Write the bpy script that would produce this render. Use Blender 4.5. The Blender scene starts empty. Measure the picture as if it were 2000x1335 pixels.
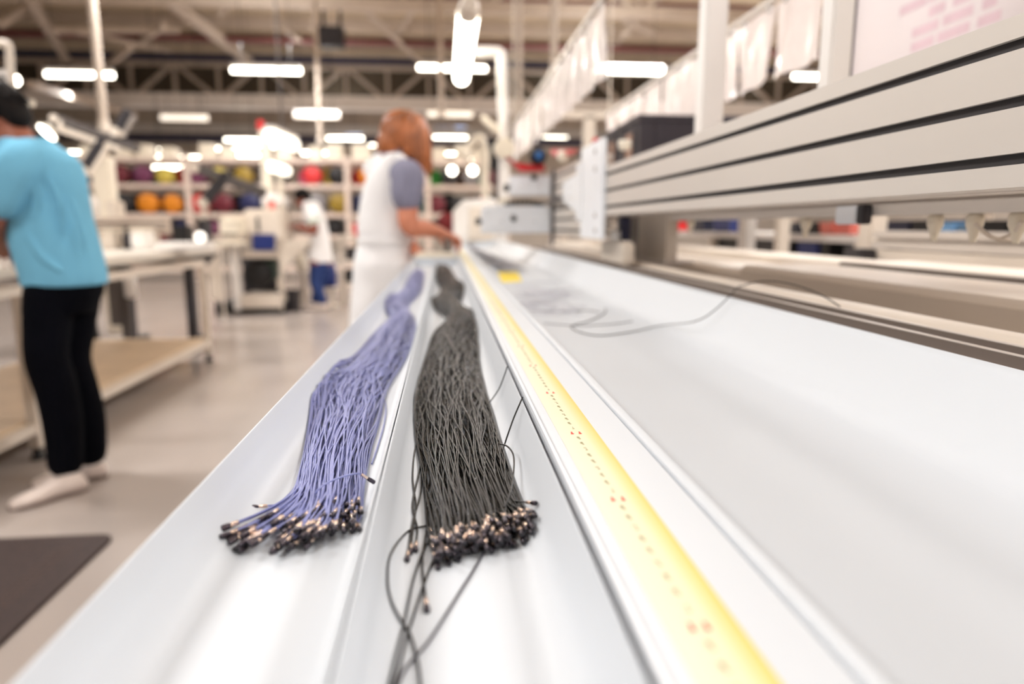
import bpy, bmesh, math, random
from mathutils import Vector, Matrix, noise as mnoise

SC = bpy.context.scene
COL = SC.collection
rnd = random.Random(7)
V = Vector

# ------------------------------------------------------------------ camera
F_PX = 1333.0
CAM_Z = 1.12
PITCH = math.atan(226.5 / F_PX)
YAW = math.atan(132 * math.cos(PITCH) / F_PX)
cF = V((math.sin(YAW) * math.cos(PITCH), math.cos(YAW) * math.cos(PITCH), -math.sin(PITCH)))
cR = V((math.cos(YAW), -math.sin(YAW), 0))
cU = cR.cross(cF)
CAM = V((0, 0, CAM_Z))


def sight(px, py):
    """direction in the hall that the photograph shows at pixel (px, py)"""
    return cF + cR * ((px - 1000) / F_PX) + cU * ((667.5 - py) / F_PX)


def AY(px, py, y):
    d = sight(px, py)
    return CAM + d * (y / d.y)


def AZ(px, py, z):
    d = sight(px, py)
    return CAM + d * ((z - CAM_Z) / d.z)


def AX(px, py, x):
    d = sight(px, py)
    return CAM + d * (x / d.x)


cd = bpy.data.cameras.new('camera')
cam = bpy.data.objects.new('camera', cd)
COL.objects.link(cam)
cam.location = CAM
cam.rotation_euler = Matrix((cR, cU, -cF)).transposed().to_euler()
cd.sensor_width = 36.0
cd.lens = 36.0 * F_PX / 2000
cd.clip_start = 0.02
cd.clip_end = 200
cd.dof.use_dof = True
cd.dof.focus_distance = 0.47
cd.dof.aperture_fstop = 3.6
SC.camera = cam


# --------------------------------------------------------------- materials
def lin(c):
    c = c / 255.0
    return c / 12.92 if c <= 0.04045 else ((c + 0.055) / 1.055) ** 2.4


def rgb(*c):
    return (lin(c[0]), lin(c[1]), lin(c[2]), 1.0)


def mat(name, col, rough=0.5, metal=0.0, vary=0.06, scale=8.0, bump=0.0, bscale=60.0, emit=None, estr=0.0,
        trans=0.0, alpha=1.0, spec=0.5, coat=0.0):
    m = bpy.data.materials.new(name)
    m.use_nodes = True
    nt = m.node_tree
    b = nt.nodes['Principled BSDF']
    c = rgb(*col)
    tc = nt.nodes.new('ShaderNodeTexCoord')
    if vary > 0:
        n = nt.nodes.new('ShaderNodeTexNoise')
        n.inputs['Scale'].default_value = scale
        n.inputs['Detail'].default_value = 4
        nt.links.new(tc.outputs['Object'], n.inputs['Vector'])
        r = nt.nodes.new('ShaderNodeValToRGB')
        r.color_ramp.elements[0].position = 0.3
        r.color_ramp.elements[1].position = 0.7
        r.color_ramp.elements[0].color = tuple(x * (1 - vary) for x in c[:3]) + (1,)
        r.color_ramp.elements[1].color = tuple(min(1, x * (1 + vary)) for x in c[:3]) + (1,)
        nt.links.new(n.outputs['Fac'], r.inputs['Fac'])
        nt.links.new(r.outputs['Color'], b.inputs['Base Color'])
    else:
        b.inputs['Base Color'].default_value = c
    b.inputs['Roughness'].default_value = rough
    b.inputs['Metallic'].default_value = metal
    b.inputs['Specular IOR Level'].default_value = spec
    b.inputs['Coat Weight'].default_value = coat
    b.inputs['Transmission Weight'].default_value = trans
    b.inputs['Alpha'].default_value = alpha
    if bump > 0:
        n2 = nt.nodes.new('ShaderNodeTexNoise')
        n2.inputs['Scale'].default_value = bscale
        n2.inputs['Detail'].default_value = 3
        nt.links.new(tc.outputs['Object'], n2.inputs['Vector'])
        bp = nt.nodes.new('ShaderNodeBump')
        bp.inputs['Strength'].default_value = bump
        bp.inputs['Distance'].default_value = 0.01
        nt.links.new(n2.outputs['Fac'], bp.inputs['Height'])
        nt.links.new(bp.outputs['Normal'], b.inputs['Normal'])
    if emit:
        b.inputs['Emission Color'].default_value = rgb(*emit)
        b.inputs['Emission Strength'].default_value = estr
    return m


# ------------------------------------------------------------ mesh builder
class MB:
    def __init__(self):
        self.v, self.f, self.mi, self.sm = [], [], [], []

    def add(self, vs, fs, mi=0, smooth=False):
        o = len(self.v)
        self.v += [tuple(p) for p in vs]
        self.f += [tuple(i + o for i in f) for f in fs]
        self.mi += [mi] * len(fs)
        self.sm += [smooth] * len(fs)
        return self

    def box(self, x0, x1, y0, y1, z0, z1, mi=0, M=None, bev=0.0):
        if x0 > x1: x0, x1 = x1, x0
        if y0 > y1: y0, y1 = y1, y0
        if z0 > z1: z0, z1 = z1, z0
        if bev > 0:
            b = min(bev, (x1 - x0) * .45, (y1 - y0) * .45, (z1 - z0) * .45)
            bm = bmesh.new()
            bmesh.ops.create_cube(bm, size=1)
            for v in bm.verts:
                v.co = V(((x0 + x1) / 2 + v.co.x * (x1 - x0), (y0 + y1) / 2 + v.co.y * (y1 - y0), (z0 + z1) / 2 + v.co.z * (z1 - z0)))
            bmesh.ops.bevel(bm, geom=bm.edges[:], offset=b, segments=2, affect='EDGES')
            vs = [v.co.copy() for v in bm.verts]
            fs = [[v.index for v in f.verts] for f in bm.faces]
            bm.verts.index_update()
            fs = [[v.index for v in f.verts] for f in bm.faces]
            bm.free()
        else:
            vs = [V(p) for p in ((x0, y0, z0), (x1, y0, z0), (x1, y1, z0), (x0, y1, z0), (x0, y0, z1), (x1, y0, z1), (x1, y1, z1), (x0, y1, z1))]
            fs = [(0, 3, 2, 1), (4, 5, 6, 7), (0, 1, 5, 4), (1, 2, 6, 5), (2, 3, 7, 6), (3, 0, 4, 7)]
        if M is not None:
            vs = [M @ p for p in vs]
        return self.add(vs, fs, mi)

    def bar(self, a, b, w, h=None, mi=0, up=V((0, 0, 1)), bev=0.0):
        """square bar from a to b"""
        a, b = V(a), V(b)
        h = h or w
        d = (b - a)
        L = d.length
        d.normalize()
        if abs(d.dot(up)) > .98:
            up = V((0, 1, 0))
        s = d.cross(up).normalized()
        u = s.cross(d)
        M = Matrix.Translation((a + b) / 2) @ Matrix((s, d, u)).transposed().to_4x4()
        return self.box(-w / 2, w / 2, -L / 2, L / 2, -h / 2, h / 2, mi, M, bev)

    def prism(self, pts, y0, y1, mi=0, smooth=False, axis='y'):
        """closed section [(x, z)] swept along y"""
        n = len(pts)
        area = sum(pts[i][0] * pts[(i + 1) % n][1] - pts[(i + 1) % n][0] * pts[i][1] for i in range(n))
        if area < 0:
            pts = pts[::-1]
        if axis == 'y':
            vs = [(p[0], y0, p[1]) for p in pts] + [(p[0], y1, p[1]) for p in pts]
        elif axis == 'x':
            vs = [(y0, p[0], p[1]) for p in pts] + [(y1, p[0], p[1]) for p in pts]
        else:
            vs = [(p[0], p[1], y0) for p in pts] + [(p[0], p[1], y1) for p in pts]
        fs = []
        for i in range(n):
            j = (i + 1) % n
            q = (i, j, n + j, n + i)
            fs.append(q if axis != 'y' else q)
        c0, c1 = tuple(range(n))[::-1], tuple(range(n, 2 * n))
        if axis != 'y' and False:
            pass
        if axis == 'y':
            # x,z with y into the page: counter-clockwise in (x,z) looks outward at -y
            fs = [f[::-1] for f in fs]
            c0, c1 = c0[::-1], c1[::-1]
        self.add(vs, fs, mi, smooth)
        self.add(vs, [c0, c1], mi, False)
        return self

    def tube(self, pts, r, n=6, mi=0, caps=True, smooth=True):
        pts = [V(p) for p in pts]
        k = len(pts)
        rs = r if isinstance(r, (list, tuple)) else [r] * k
        vs, fs = [], []
        t0 = (pts[1] - pts[0]).normalized()
        up = V((0, 0, 1)) if abs(t0.z) < .9 else V((1, 0, 0))
        s = t0.cross(up).normalized()
        for i, p in enumerate(pts):
            t = (pts[min(i + 1, k - 1)] - pts[max(i - 1, 0)])
            if t.length < 1e-9:
                t = t0
            t.normalize()
            s = (s - t * s.dot(t))
            if s.length < 1e-6:
                s = t.cross(V((0.3, 0.5, 0.8)))
            s.normalize()
            u = t.cross(s)
            for j in range(n):
                a = 2 * math.pi * j / n
                vs.append(p + (s * math.cos(a) + u * math.sin(a)) * rs[i])
        for i in range(k - 1):
            for j in range(n):
                j2 = (j + 1) % n
                fs.append((i * n + j, i * n + j2, (i + 1) * n + j2, (i + 1) * n + j))
        self.add(vs, fs, mi, smooth)
        if caps:
            self.add(vs, [tuple(range(n))[::-1], tuple(range((k - 1) * n, k * n))], mi, False)
        return self

    def cyl(self, a, b, r, n=16, mi=0, r2=None):
        return self.tube([a, b], [r, r if r2 is None else r2], n, mi)

    def loft(self, rings, mi=0, smooth=True, caps=True):
        n = len(rings[0])
        vs = [p for r in rings for p in r]
        fs = []
        for i in range(len(rings) - 1):
            for j in range(n):
                j2 = (j + 1) % n
                fs.append((i * n + j, i * n + j2, (i + 1) * n + j2, (i + 1) * n + j))
        self.add(vs, fs, mi, smooth)
        if caps:
            self.add(vs, [tuple(range(n))[::-1], tuple(range((len(rings) - 1) * n, len(rings) * n))], mi, smooth)
        return self

    def ball(self, c, r, mi=0, seg=12, M=None):
        rx, ry, rz = r if isinstance(r, (tuple, list)) else (r, r, r)
        bm = bmesh.new()
        bmesh.ops.create_uvsphere(bm, u_segments=seg, v_segments=max(6, seg // 2 + 2), radius=1)
        bm.verts.index_update()
        vs = [V((v.co.x * rx, v.co.y * ry, v.co.z * rz)) for v in bm.verts]
        if M is not None:
            vs = [M @ p for p in vs]
        vs = [p + V(c) for p in vs]
        fs = [[v.index for v in f.verts] for f in bm.faces]
        bm.free()
        return self.add(vs, fs, mi, True)

    def lathe(self, prof, c, axis, n=20, mi=0, smooth=True):
        """prof [(radius, along)] turned about axis through c"""
        ax = V(axis).normalized()
        up = V((0, 0, 1)) if abs(ax.z) < .9 else V((1, 0, 0))
        s = ax.cross(up).normalized()
        u = s.cross(ax) * -1
        rings = []
        for (r, h) in prof:
            rings.append([V(c) + ax * h + (s * math.cos(2 * math.pi * j / n) + u * math.sin(2 * math.pi * j / n)) * max(r, 1e-5) for j in range(n)])
        return self.loft(rings, mi, smooth)

    def mesh(self, name, mats, origin=V((0, 0, 0))):
        me = bpy.data.meshes.new(name)
        me.from_pydata([(p[0] - origin[0], p[1] - origin[1], p[2] - origin[2]) for p in self.v], [], self.f)
        mats = mats if isinstance(mats, (list, tuple)) else [mats]
        for m in mats:
            me.materials.append(m)
        me.polygons.foreach_set('material_index', self.mi)
        me.polygons.foreach_set('use_smooth', self.sm)
        me.update()
        return me


ORG = {}          # object name -> world position of its origin


def tag(o, label=None, cat=None, group=None, kind=None):
    if label: o['label'] = label
    if cat: o['category'] = cat
    if group: o['group'] = group
    if kind: o['kind'] = kind
    return o


def thing(name, label, cat, loc=(0, 0, 0), group=None):
    o = bpy.data.objects.new(name, None)
    o.empty_display_size = .1
    COL.objects.link(o)
    o.location = loc
    ORG[o.name] = V(loc)
    return tag(o, label, cat, group)


def obj(name, mb, mats, parent=None, at=None, label=None, kind=None):
    """one mesh object; vertices are given in hall coordinates"""
    if parent is not None:
        org = ORG[parent.name]
        at = org if at is None else V(at)
    else:
        at = V((0, 0, 0)) if at is None else V(at)
        org = V((0, 0, 0))
    o = bpy.data.objects.new(name, mb.mesh(name, mats, at))
    COL.objects.link(o)
    o.location = at - org
    o.parent = parent
    ORG[o.name] = V(at)
    if label: o['label'] = label
    if kind: o['kind'] = kind
    return o


def single(name, mb, mats, label, cat, group=None, at=(0, 0, 0), kind=None):
    o = obj(name, mb, mats, None, at)
    return tag(o, label, cat, group, kind)


def struct(name, mb, mats, parent=None):
    o = obj(name, mb, mats, parent)
    o['kind'] = 'structure'
    return o


def dup(root, loc, rotz=0.0, label=None, group=None):
    r = root.copy()
    COL.objects.link(r)
    r.location = loc
    r.rotation_euler = (0, 0, rotz)
    ORG[r.name] = V(loc)
    if label: r['label'] = label
    if group: r['group'] = group
    for ch in list(root.children):
        c = ch.copy()
        COL.objects.link(c)
        c.parent = r
        for g in ch.children:
            d = g.copy()
            COL.objects.link(d)
            d.parent = c
    return r


def remeshed(mb, name, mats, voxel, smooth_it=6, parent=None, at=None, fac=.5):
    """fuse the overlapping pieces of mb to one continuous skin"""
    me = mb.mesh(name + '_raw', mats[0] if isinstance(mats, (list, tuple)) else mats)
    t = bpy.data.objects.new(name + '_raw', me)
    COL.objects.link(t)
    m = t.modifiers.new('r', 'REMESH')
    m.mode = 'VOXEL'
    m.voxel_size = voxel
    m.use_smooth_shade = True
    s = t.modifiers.new('s', 'SMOOTH')
    s.iterations = smooth_it
    s.factor = fac
    dg = bpy.context.evaluated_depsgraph_get()
    dg.update()
    ev = t.evaluated_get(dg)
    out = bpy.data.meshes.new_from_object(ev)
    bpy.data.objects.remove(t)
    bpy.data.meshes.remove(me)
    org = ORG[parent.name] if parent is not None else V((0, 0, 0))
    at = (org if parent is not None else V((0, 0, 0))) if at is None else V(at)
    out.transform(Matrix.Translation(-at))
    out.name = name
    out.polygons.foreach_set('use_smooth', [True] * len(out.polygons))
    o = bpy.data.objects.new(name, out)
    COL.objects.link(o)
    o.location = at - org
    o.parent = parent
    ORG[o.name] = V(at)
    return o


def spline(pts, n):
    """Catmull-Rom through pts, n samples"""
    pts = [V(p) for p in pts]
    P = [pts[0] * 2 - pts[1]] + pts + [pts[-1] * 2 - pts[-2]]
    out = []
    k = len(pts) - 1
    for i in range(n):
        t = i / (n - 1) * k
        s = min(int(t), k - 1)
        u = t - s
        a, b, c, d = P[s], P[s + 1], P[s + 2], P[s + 3]
        out.append(0.5 * ((2 * b) + (c - a) * u + (2 * a - 5 * b + 4 * c - d) * u * u + (3 * b - a - 3 * c + d) * u ** 3))
    return out


def sheet(path, t):
    """closed section of a bent sheet: path [(x,z)] and the same offset by t to its right"""
    off = []
    n = len(path)
    for i in range(n):
        a = V(path[max(i - 1, 0)])
        b = V(path[min(i + 1, n - 1)])
        d = (b - a).normalized()
        off.append((path[i][0] + d.y * t, path[i][1] - d.x * t))
    return list(path) + off[::-1]


def fillet(pts, r, n=5):
    """round the inner corners of an open polyline"""
    out = [V(pts[0])]
    for i in range(1, len(pts) - 1):
        p, a, b = V(pts[i]), V(pts[i - 1]), V(pts[i + 1])
        da, db = (a - p), (b - p)
        k = min(r, da.length * .45, db.length * .45)
        s, e = p + da.normalized() * k, p + db.normalized() * k
        for j in range(n + 1):
            u = j / n
            out.append((s * (1 - u) + p * u) * (1 - u) + (p * (1 - u) + e * u) * u)
    out.append(V(pts[-1]))
    return [(q.x, q.y) for q in out]
# ------------------------------------------------------------- materials
M_TRAY = mat('white_coated_sheet', (206, 211, 217), .45, 0, .012, 3)
M_TRAYIN = mat('cream_coated_sheet', (233, 230, 224), .42, 0, .015, 3)
M_ALU = mat('anodised_aluminium', (214, 206, 198), .42, .25, .03, 2.5)
M_ALUD = mat('aluminium_cut_face', (160, 152, 146), .5, .3, .05, 6)
M_SLOTSHADE = mat('slot_shade_dark', (40, 36, 38), .6, 0, .1, 5)
M_PLATE = mat('zinc_plate', (240, 243, 248), .36, .0, .03, 5)
M_BLACK = mat('black_plastic', (12, 11, 14), .5, 0, .15, 20)
M_STEEL = mat('bright_steel', (190, 186, 184), .28, .8, .05, 10)
M_GREYP = mat('grey_paint', (88, 82, 80), .5, 0, .06, 4)
M_DKGREY = mat('dark_grey_paint', (44, 41, 46), .5, 0, .1, 4)
M_BEIGE = mat('beige_paint', (222, 211, 198), .45, 0, .03, 3)
M_CREAM = mat('cream_paint', (238, 229, 212), .45, 0, .03, 3)
M_WHITE = mat('white_paint', (238, 234, 230), .4, 0, .02, 3)
M_RED = mat('red_plastic', (205, 22, 32), .4, 0, .05, 5)
M_BLUE = mat('blue_plastic', (28, 48, 120), .45, 0, .06, 5)
M_LTBLUE = mat('light_blue_plastic', (120, 172, 222), .45, 0, .05, 5)
M_YELLOW = mat('yellow_paper', (250, 222, 70), .6, 0, .05, 20)
M_LAMP = mat('glowing_tube', (255, 250, 238), .4, 0, 0, emit=(255, 247, 230), estr=9.0)
M_LAMPSOFT = mat('dim_glowing_tube', (255, 250, 240), .4, 0, 0, emit=(255, 240, 222), estr=1.1)
M_CEIL = mat('beige_roof_sheet', (206, 188, 162), .7, 0, .12, 1.2)
M_TRUSS = mat('truss_paint', (200, 186, 172), .55, 0, .06, 3)
M_ROOFSHADE = mat('roof_shade_olive', (84, 74, 60), .7, 0, .1, 1.0)
M_PIPE = mat('maroon_pipe', (110, 58, 58), .5, 0, .06, 3)
M_NAVY = mat('navy_cable_duct', (48, 48, 74), .5, 0, .06, 3)
M_WALL = mat('warm_wall', (196, 184, 172), .7, 0, .05, 1)
M_WOODLT = mat('pale_laminate', (214, 190, 160), .45, 0, .08, 5)


def mat_floor():
    m = mat('polished_floor', (176, 166, 160), .2, 0, .07, .8, bump=.012, bscale=5, spec=.5)
    return m


M_FLOOR = mat_floor()

# ------------------------------------------------------------------ hall
X0, X1, YB, YF, ZC = -24, 20, -9, 34, 7.0
struct('floor', MB().box(X0, X1, YB, YF, -.1, 0), M_FLOOR)
mb = MB()
# corrugated roof sheet: ridges running along x
pts = []
n = 172
for i in range(n):
    y = YB + (YF - YB) * i / (n - 1)
    pts.append((y, ZC + (.05 if i % 4 < 2 else 0)))
mb.prism(pts + [(YF, ZC + .3), (YB, ZC + .3)], X0, X1, axis='x')
struct('ceiling', mb, M_CEIL)
struct('wall_back', MB().box(X0, X1, YF, YF + .2, 0, ZC + .3), M_WALL)
struct('wall_left', MB().box(X0 - .2, X0, YB, YF, 0, ZC + .3), M_WALL)
struct('wall_right', MB().box(X1, X1 + .2, YB, YF, 0, ZC + .3), M_WALL)
struct('wall_front', MB().box(X0, X1, YB - .2, YB, 0, ZC + .3), M_WALL)
struct('roof_shade_panel', MB().box(X0 + .05, X1 - .05, 24.4, 24.5, 5.05, 6.4), M_ROOFSHADE)  # dark panel added for the unlit roof behind the far truss
mb = MB()
for y in (12, 14.4, 17.0, 19.2, 21.4, 23.4):
    mb.box(X0 + .1, X1 - .1, y - .06, y + .06, ZC - .28, ZC - .01)
struct('trim_1', mb, M_TRUSS)


def truss(nm, y, zb, zt, x0, x1, step, ph, w=.13):
    m = MB()
    m.box(x0, x1, y - .09, y + .09, zb - .11, zb + .11)
    m.box(x0, x1, y - .09, y + .09, zt - .1, zt + .1)
    x = x0 + ph
    i = 0
    while x < x1 - step:
        if i % 2 == 0:
            m.bar((x, y, zb), (x + step, y, zt), w)
        else:
            m.bar((x, y, zt), (x + step, y, zb), w)
        m.bar((x + step, y, zb), (x + step, y, zt), w * .8)
        x += step
        i += 1
    return struct(nm, m, M_TRUSS)


truss('trim_2', 24.0, 5.15, 6.28, X0 + .2, X1 - .2, 1.35, .4, .12)
truss('trim_3', 15.6, 5.72, 6.9, X0 + .2, X1 - .2, 1.7, .9, .12)
# tie rods and braces running back between the trusses
mb = MB()
for a, b, w in (((330, 0), (488, 122), .2), ((60, 0), (132, 120), .17), ((0, 48), (60, 4), .14), ((320, 50), (255, 95), .12), ((150, 62), (330, 100), .1),
                ((820, 0), (760, 90), .1), ((430, 25), (470, 0), .1), ((60, 165), (262, 225), .16), ((255, 92), (205, 130), .12), ((705, 10), (830, 130), .1),
                ((560, 60), (600, 90), .1), ((100, 60), (350, 60), .1), ((1215, 30), (1278, 60), .2), ((1240, 40), (1200, 90), .12)):
    mb.bar(AY(a[0], a[1], 16.2), AY(b[0], b[1], 23.2 if b[1] > 60 else 17.5), w)
struct('trim_4', mb, M_TRUSS)
# long ducts and crane track under the far truss
mb = MB()
mb.box(X0 + .2, X1 - .2, 21.9, 22.5, 4.62, 4.98)
mb.box(X0 + .2, X1 - .2, 27, 27.3, 4.55, 4.8)
struct('trim_5', mb, M_WHITE)
mb = MB()
mb.tube([(X0 + .2, 20.2, 6.1), (X1 - .2, 20.2, 6.1)], .09, 10)
mb.tube([(X0 + .2, 18.3, 6.72), (X1 - .2, 18.3, 6.72)], .07, 10)
mb.tube([(X0 + .2, 16.4, 6.55), (X1 - .2, 16.4, 6.55)], .05, 10)
struct('trim_6', mb, M_PIPE)
mb = MB()
mb.box(X0 + .2, X1 - .2, 23.2, 23.5, 6.22, 6.4)
mb.box(X0 + .2, X1 - .2, 26.2, 26.6, 4.1, 4.35)
struct('trim_7', mb, M_NAVY)

# dark fan heater hung on twin rods
hp = AY(648, 73, 16.5)
heater = thing('unit_heater', 'dark grey box heater hung on twin dark rods high under the roof', 'heater', hp)
obj('heater_body', MB().box(hp.x - .28, hp.x + .28, hp.y - .2, hp.y + .2, hp.z - .22, hp.z + .2, bev=.03), M_DKGREY, heater)
for k, px in enumerate((622, 660)):
    a = AY(px, 12, 16.5)
    obj('hanger_rod', MB().bar(hp + V((-.18 + .36 * k, 0, .18)), (a.x + .1, a.y, ZC - .02), .07), M_DKGREY, heater)

# ---------------------------------------------------- fluorescent fixtures


def fixture(px0, px1, py, L=1.5, soft=False, label='', group='white tube lights hung in rows under the roof', dia=.07, Y=None):
    Y = Y or F_PX * L / abs(px1 - px0)
    sh_ = 9 if px1 > px0 else -9
    a, b = AY(px0 + sh_, py, Y), AY(px1 - sh_, py, Y)
    c = (a + b) / 2
    hl = (b.x - a.x) / 2
    t = thing('tube_light', label, 'light', c, group)
    m = MB()
    m.tube([c + V((-hl, 0, 0)), c + V((-hl * .985, 0, 0)), c + V((hl * .985, 0, 0)), c + V((hl, 0, 0))], [dia * .6, dia, dia, dia * .6], 12)
    obj('tube', m, M_LAMPSOFT if soft else M_LAMP, t)
    m = MB()
    m.box(c.x - hl * .97, c.x + hl * .97, c.y - .07, c.y + .07, c.z + dia * .8, c.z + dia * .8 + .06)
    obj('housing', m, M_WHITE, t)
    for s in (-.7, .7):
        obj('hanging_wire', MB().tube([(c.x + hl * s, c.y, c.z + dia), (c.x + hl * s, c.y, ZC - .05)], .006, 5), M_BLACK, t)
    return t


NEARL = ['leftmost of the five big tube lights under the dark roof', 'second from left of the five big tube lights under the roof',
         'big tube light crossed by the upright lamp over the table', 'big tube light right of the hanging film sleeves',
         'big tube light showing under the right-hand hanging sleeves']
for (x0, x1, y), lb in zip(((80, 231, 146), (443, 597, 138), (807, 959, 133), (1155, 1305, 139), (1540, 1690, 151)), NEARL):
    fixture(x0, x1, y, label=lb, dia=.045, group=None)
for (x0, x1, y), lb in zip(((305, 415, 230), (565, 672, 226), (825, 932, 223)), ('dim tube light below the white duct, leftmost of three', 'dim tube light below the white duct, middle of three', 'dim tube light below the white duct, above the woman')):
    fixture(x0, x1, y, soft=True, label=lb, group=None)
far = [(385, 485, 290), (430, 512, 273), (472, 580, 285), (430, 515, 303), (580, 668, 299), (630, 718, 270), (700, 752, 283), (740, 822, 300),
       (838, 921, 268), (862, 930, 282), (842, 905, 300), (1052, 1117, 267), (1048, 1115, 282), (120, 171, 297), (288, 420, 308), (192, 252, 312), (230, 268, 294),
       (52, 108, 240), (290, 390, 327), (620, 675, 320), (182, 238, 331), (900, 960, 312), (300, 327, 292)]
for k, (x0, x1, y) in enumerate(far):
    Y = max(17.5, min(30.5, F_PX * 1.5 / (x1 - x0))) + (k % 5) * .31
    fixture(x0, x1, y, label='glowing tube light hanging low in the bright far rows', group='tube lights in the far rows', dia=.04, Y=Y)

# drop conduits from the roof
for px, y0, Y, w, lb in ((190, 246, 8.0, .045, 'thick beige drop pipe crossing the leftmost big tube light'), (624, 275, 14, .045, 'thin drop pipe hanging between heater and far lights'),
                         (860, 222, 12, .05, 'pale drop pipe behind the upright lamp'), (1013, 250, 7.5, .024, 'thin pale drop pipe just left of the hanging sleeves'),
                         (1079, 150, 6.5, .034, 'pale drop pipe ending behind the hanging film sleeves')):
    b = AY(px + (13 if px == 190 else 2), y0, Y)
    t = thing('drop_pipe', lb, 'pipe', b)
    obj('pipe', MB().tube([b, (b.x, b.y, ZC)], w, 10), M_TRUSS, t)
    obj('pipe_end', MB().cyl(b - V((0, 0, .06)), b + V((0, 0, .05)), w * 1.35, 10), M_BEIGE, t)

# ----------------------------------------------------------------- light
w = bpy.data.worlds.new('hall_air')
SC.world = w
w.use_nodes = True
w.node_tree.nodes['Background'].inputs['Color'].default_value = (1.0, .95, .9, 1)
w.node_tree.nodes['Background'].inputs['Strength'].default_value = .15


def area(nm, loc, sx, sy, e, col, rot=(0, 0, 0)):
    l = bpy.data.lights.new(nm, 'AREA')
    l.shape = 'RECTANGLE'
    l.size, l.size_y = sx, sy
    l.energy = e
    l.color = col
    o = bpy.data.objects.new(nm, l)
    COL.objects.link(o)
    o.location = loc
    o.rotation_euler = rot
    return o


WARM = (1.0, .965, .93)
COOL = (.93, .97, 1.0)
for yy in (-5, -1, 3.5, 8, 13, 18, 23, 28):
    for xx in (-9, -3, 3.5, 9, 15):
        area('hall_light', (xx, yy, 4.25), 1.5, .25, 75 if xx == -9 and yy > 10 else (60 if xx == -9 else 140), WARM)
for yy in (8, 13, 18, 23):
    for xx in (-3.5, 3.5, 10):
        area('tube_uplight', (xx, yy + 1.2, 4.6), 1.5, .25, 40, WARM, (math.pi, 0, 0))
area('machine_light', (.15, .6, 2.35), .35, 3.2, 8, COOL)
SC.view_settings.view_transform = 'Standard'
SC.view_settings.look = 'None'
SC.view_settings.exposure = 0.09
SC.view_settings.gamma = 1.0
# ------------------------------------------------- the long deposit table
K = .13
ZL, ZB = .990, .957          # trough lips and trough floor
Y0, Y1 = -.35, 2.86


def trough(nm, path, label, mats):
    root = thing(nm, label, 'trough', (path[0][0], 0, ZB))
    m = MB()
    m.prism(sheet(path, .0012), Y0, Y1, smooth=True)
    o = obj('trough_body', m, mats, root)
    mod = o.modifiers.new('e', 'EDGE_SPLIT')
    mod.split_angle = math.radians(35)
    # the plates closing its two ends
    end = [p for p in path]
    for y in (Y0, Y1):
        e = MB()
        e.prism([(p[0], p[1] + .0) for p in end], y - .001 if y > 0 else y, y + .0006 if y > 0 else y + .0016)
        obj('end_plate', e, mats, root)
    return root


tA = fillet([(-.1275, ZL - .001), (-.126, ZL), (-.1205, .972), (-.110, ZB), (-.047, ZB), (-.0405, .966), (-.0372, ZL), (-.0362, ZL - .001)], .012)
tB = fillet([(-.0352, ZL - .001), (-.0342, ZL), (-.0300, .966), (-.0215, ZB), (.036, ZB), (.0475, .966), (.0560, ZL), (.0568, ZL - .001)], .012)
trough('wire_trough', tA, 'white folded sheet trough holding the lavender wires, leftmost on the table', M_TRAY)
trough('wire_trough', tB, 'white folded sheet trough holding the black wires, beside the yellow scale', M_TRAY)

# white padded block closing the far end of the troughs
m = MB()
m.box(-.128, .056, Y1 + .004, Y1 + .05, .93, 1.012, bev=.012)
single('end_block', m, M_CREAM, 'cream end block standing at the far end of the two wire troughs', 'block')

# ---- scale rail
rail = thing('scale_rail', 'white rail carrying the yellow measuring scale along the table', 'ruler', (.09, 0, .95))
sec = [(.0595, .952), (.0595, .9895), (.0602, .9915), (.0618, .9915), (.0628, .9900), (.1165, .9900), (.1165, .952)]
obj('rail_body', MB().prism(sec, Y0, 5.4), M_TRAY, rail)
obj('rim', MB().prism([(.0598, .9916), (.0598, .9926), (.0612, .9930), (.0618, .9918)], Y0, 5.4), M_PLATE, rail)


def mat_scale():
    m = mat('yellow_scale_tape', (252, 240, 150), .4, 0, .03, 6, coat=.0)
    nt = m.node_tree
    b = nt.nodes['Principled BSDF']
    tc = nt.nodes.new('ShaderNodeTexCoord')
    sx = nt.nodes.new('ShaderNodeSeparateXYZ')
    nt.links.new(tc.outputs['Object'], sx.inputs[0])
    r = nt.nodes.new('ShaderNodeValToRGB')
    mp = nt.nodes.new('ShaderNodeMapRange')
    mp.inputs['From Min'].default_value = -.0200
    mp.inputs['From Max'].default_value = .0046
    nt.links.new(sx.outputs['X'], mp.inputs['Value'])
    cr = r.color_ramp
    cr.elements[0].color = rgb(222, 219, 198)
    cr.elements[0].position = 0
    cr.elements[1].color = rgb(212, 190, 92)
    cr.elements[1].position = 1
    e = cr.elements.new(.62)
    e.color = rgb(222, 217, 182)
    e = cr.elements.new(.86)
    e.color = rgb(218, 203, 130)
    nt.links.new(mp.outputs['Result'], r.inputs['Fac'])
    nt.links.new(r.outputs['Color'], b.inputs['Base Color'])
    return m


tape = obj('scale_tape', MB().box(.0700, .0946, Y0, 5.4, .9897, .9904), mat_scale(), rail)
M_REDINK = mat('red_ink', (226, 70, 60), .5, 0, .05, 20)
M_DARKINK = mat('dark_ink', (150, 140, 96), .5, 0, .05, 20)
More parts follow.
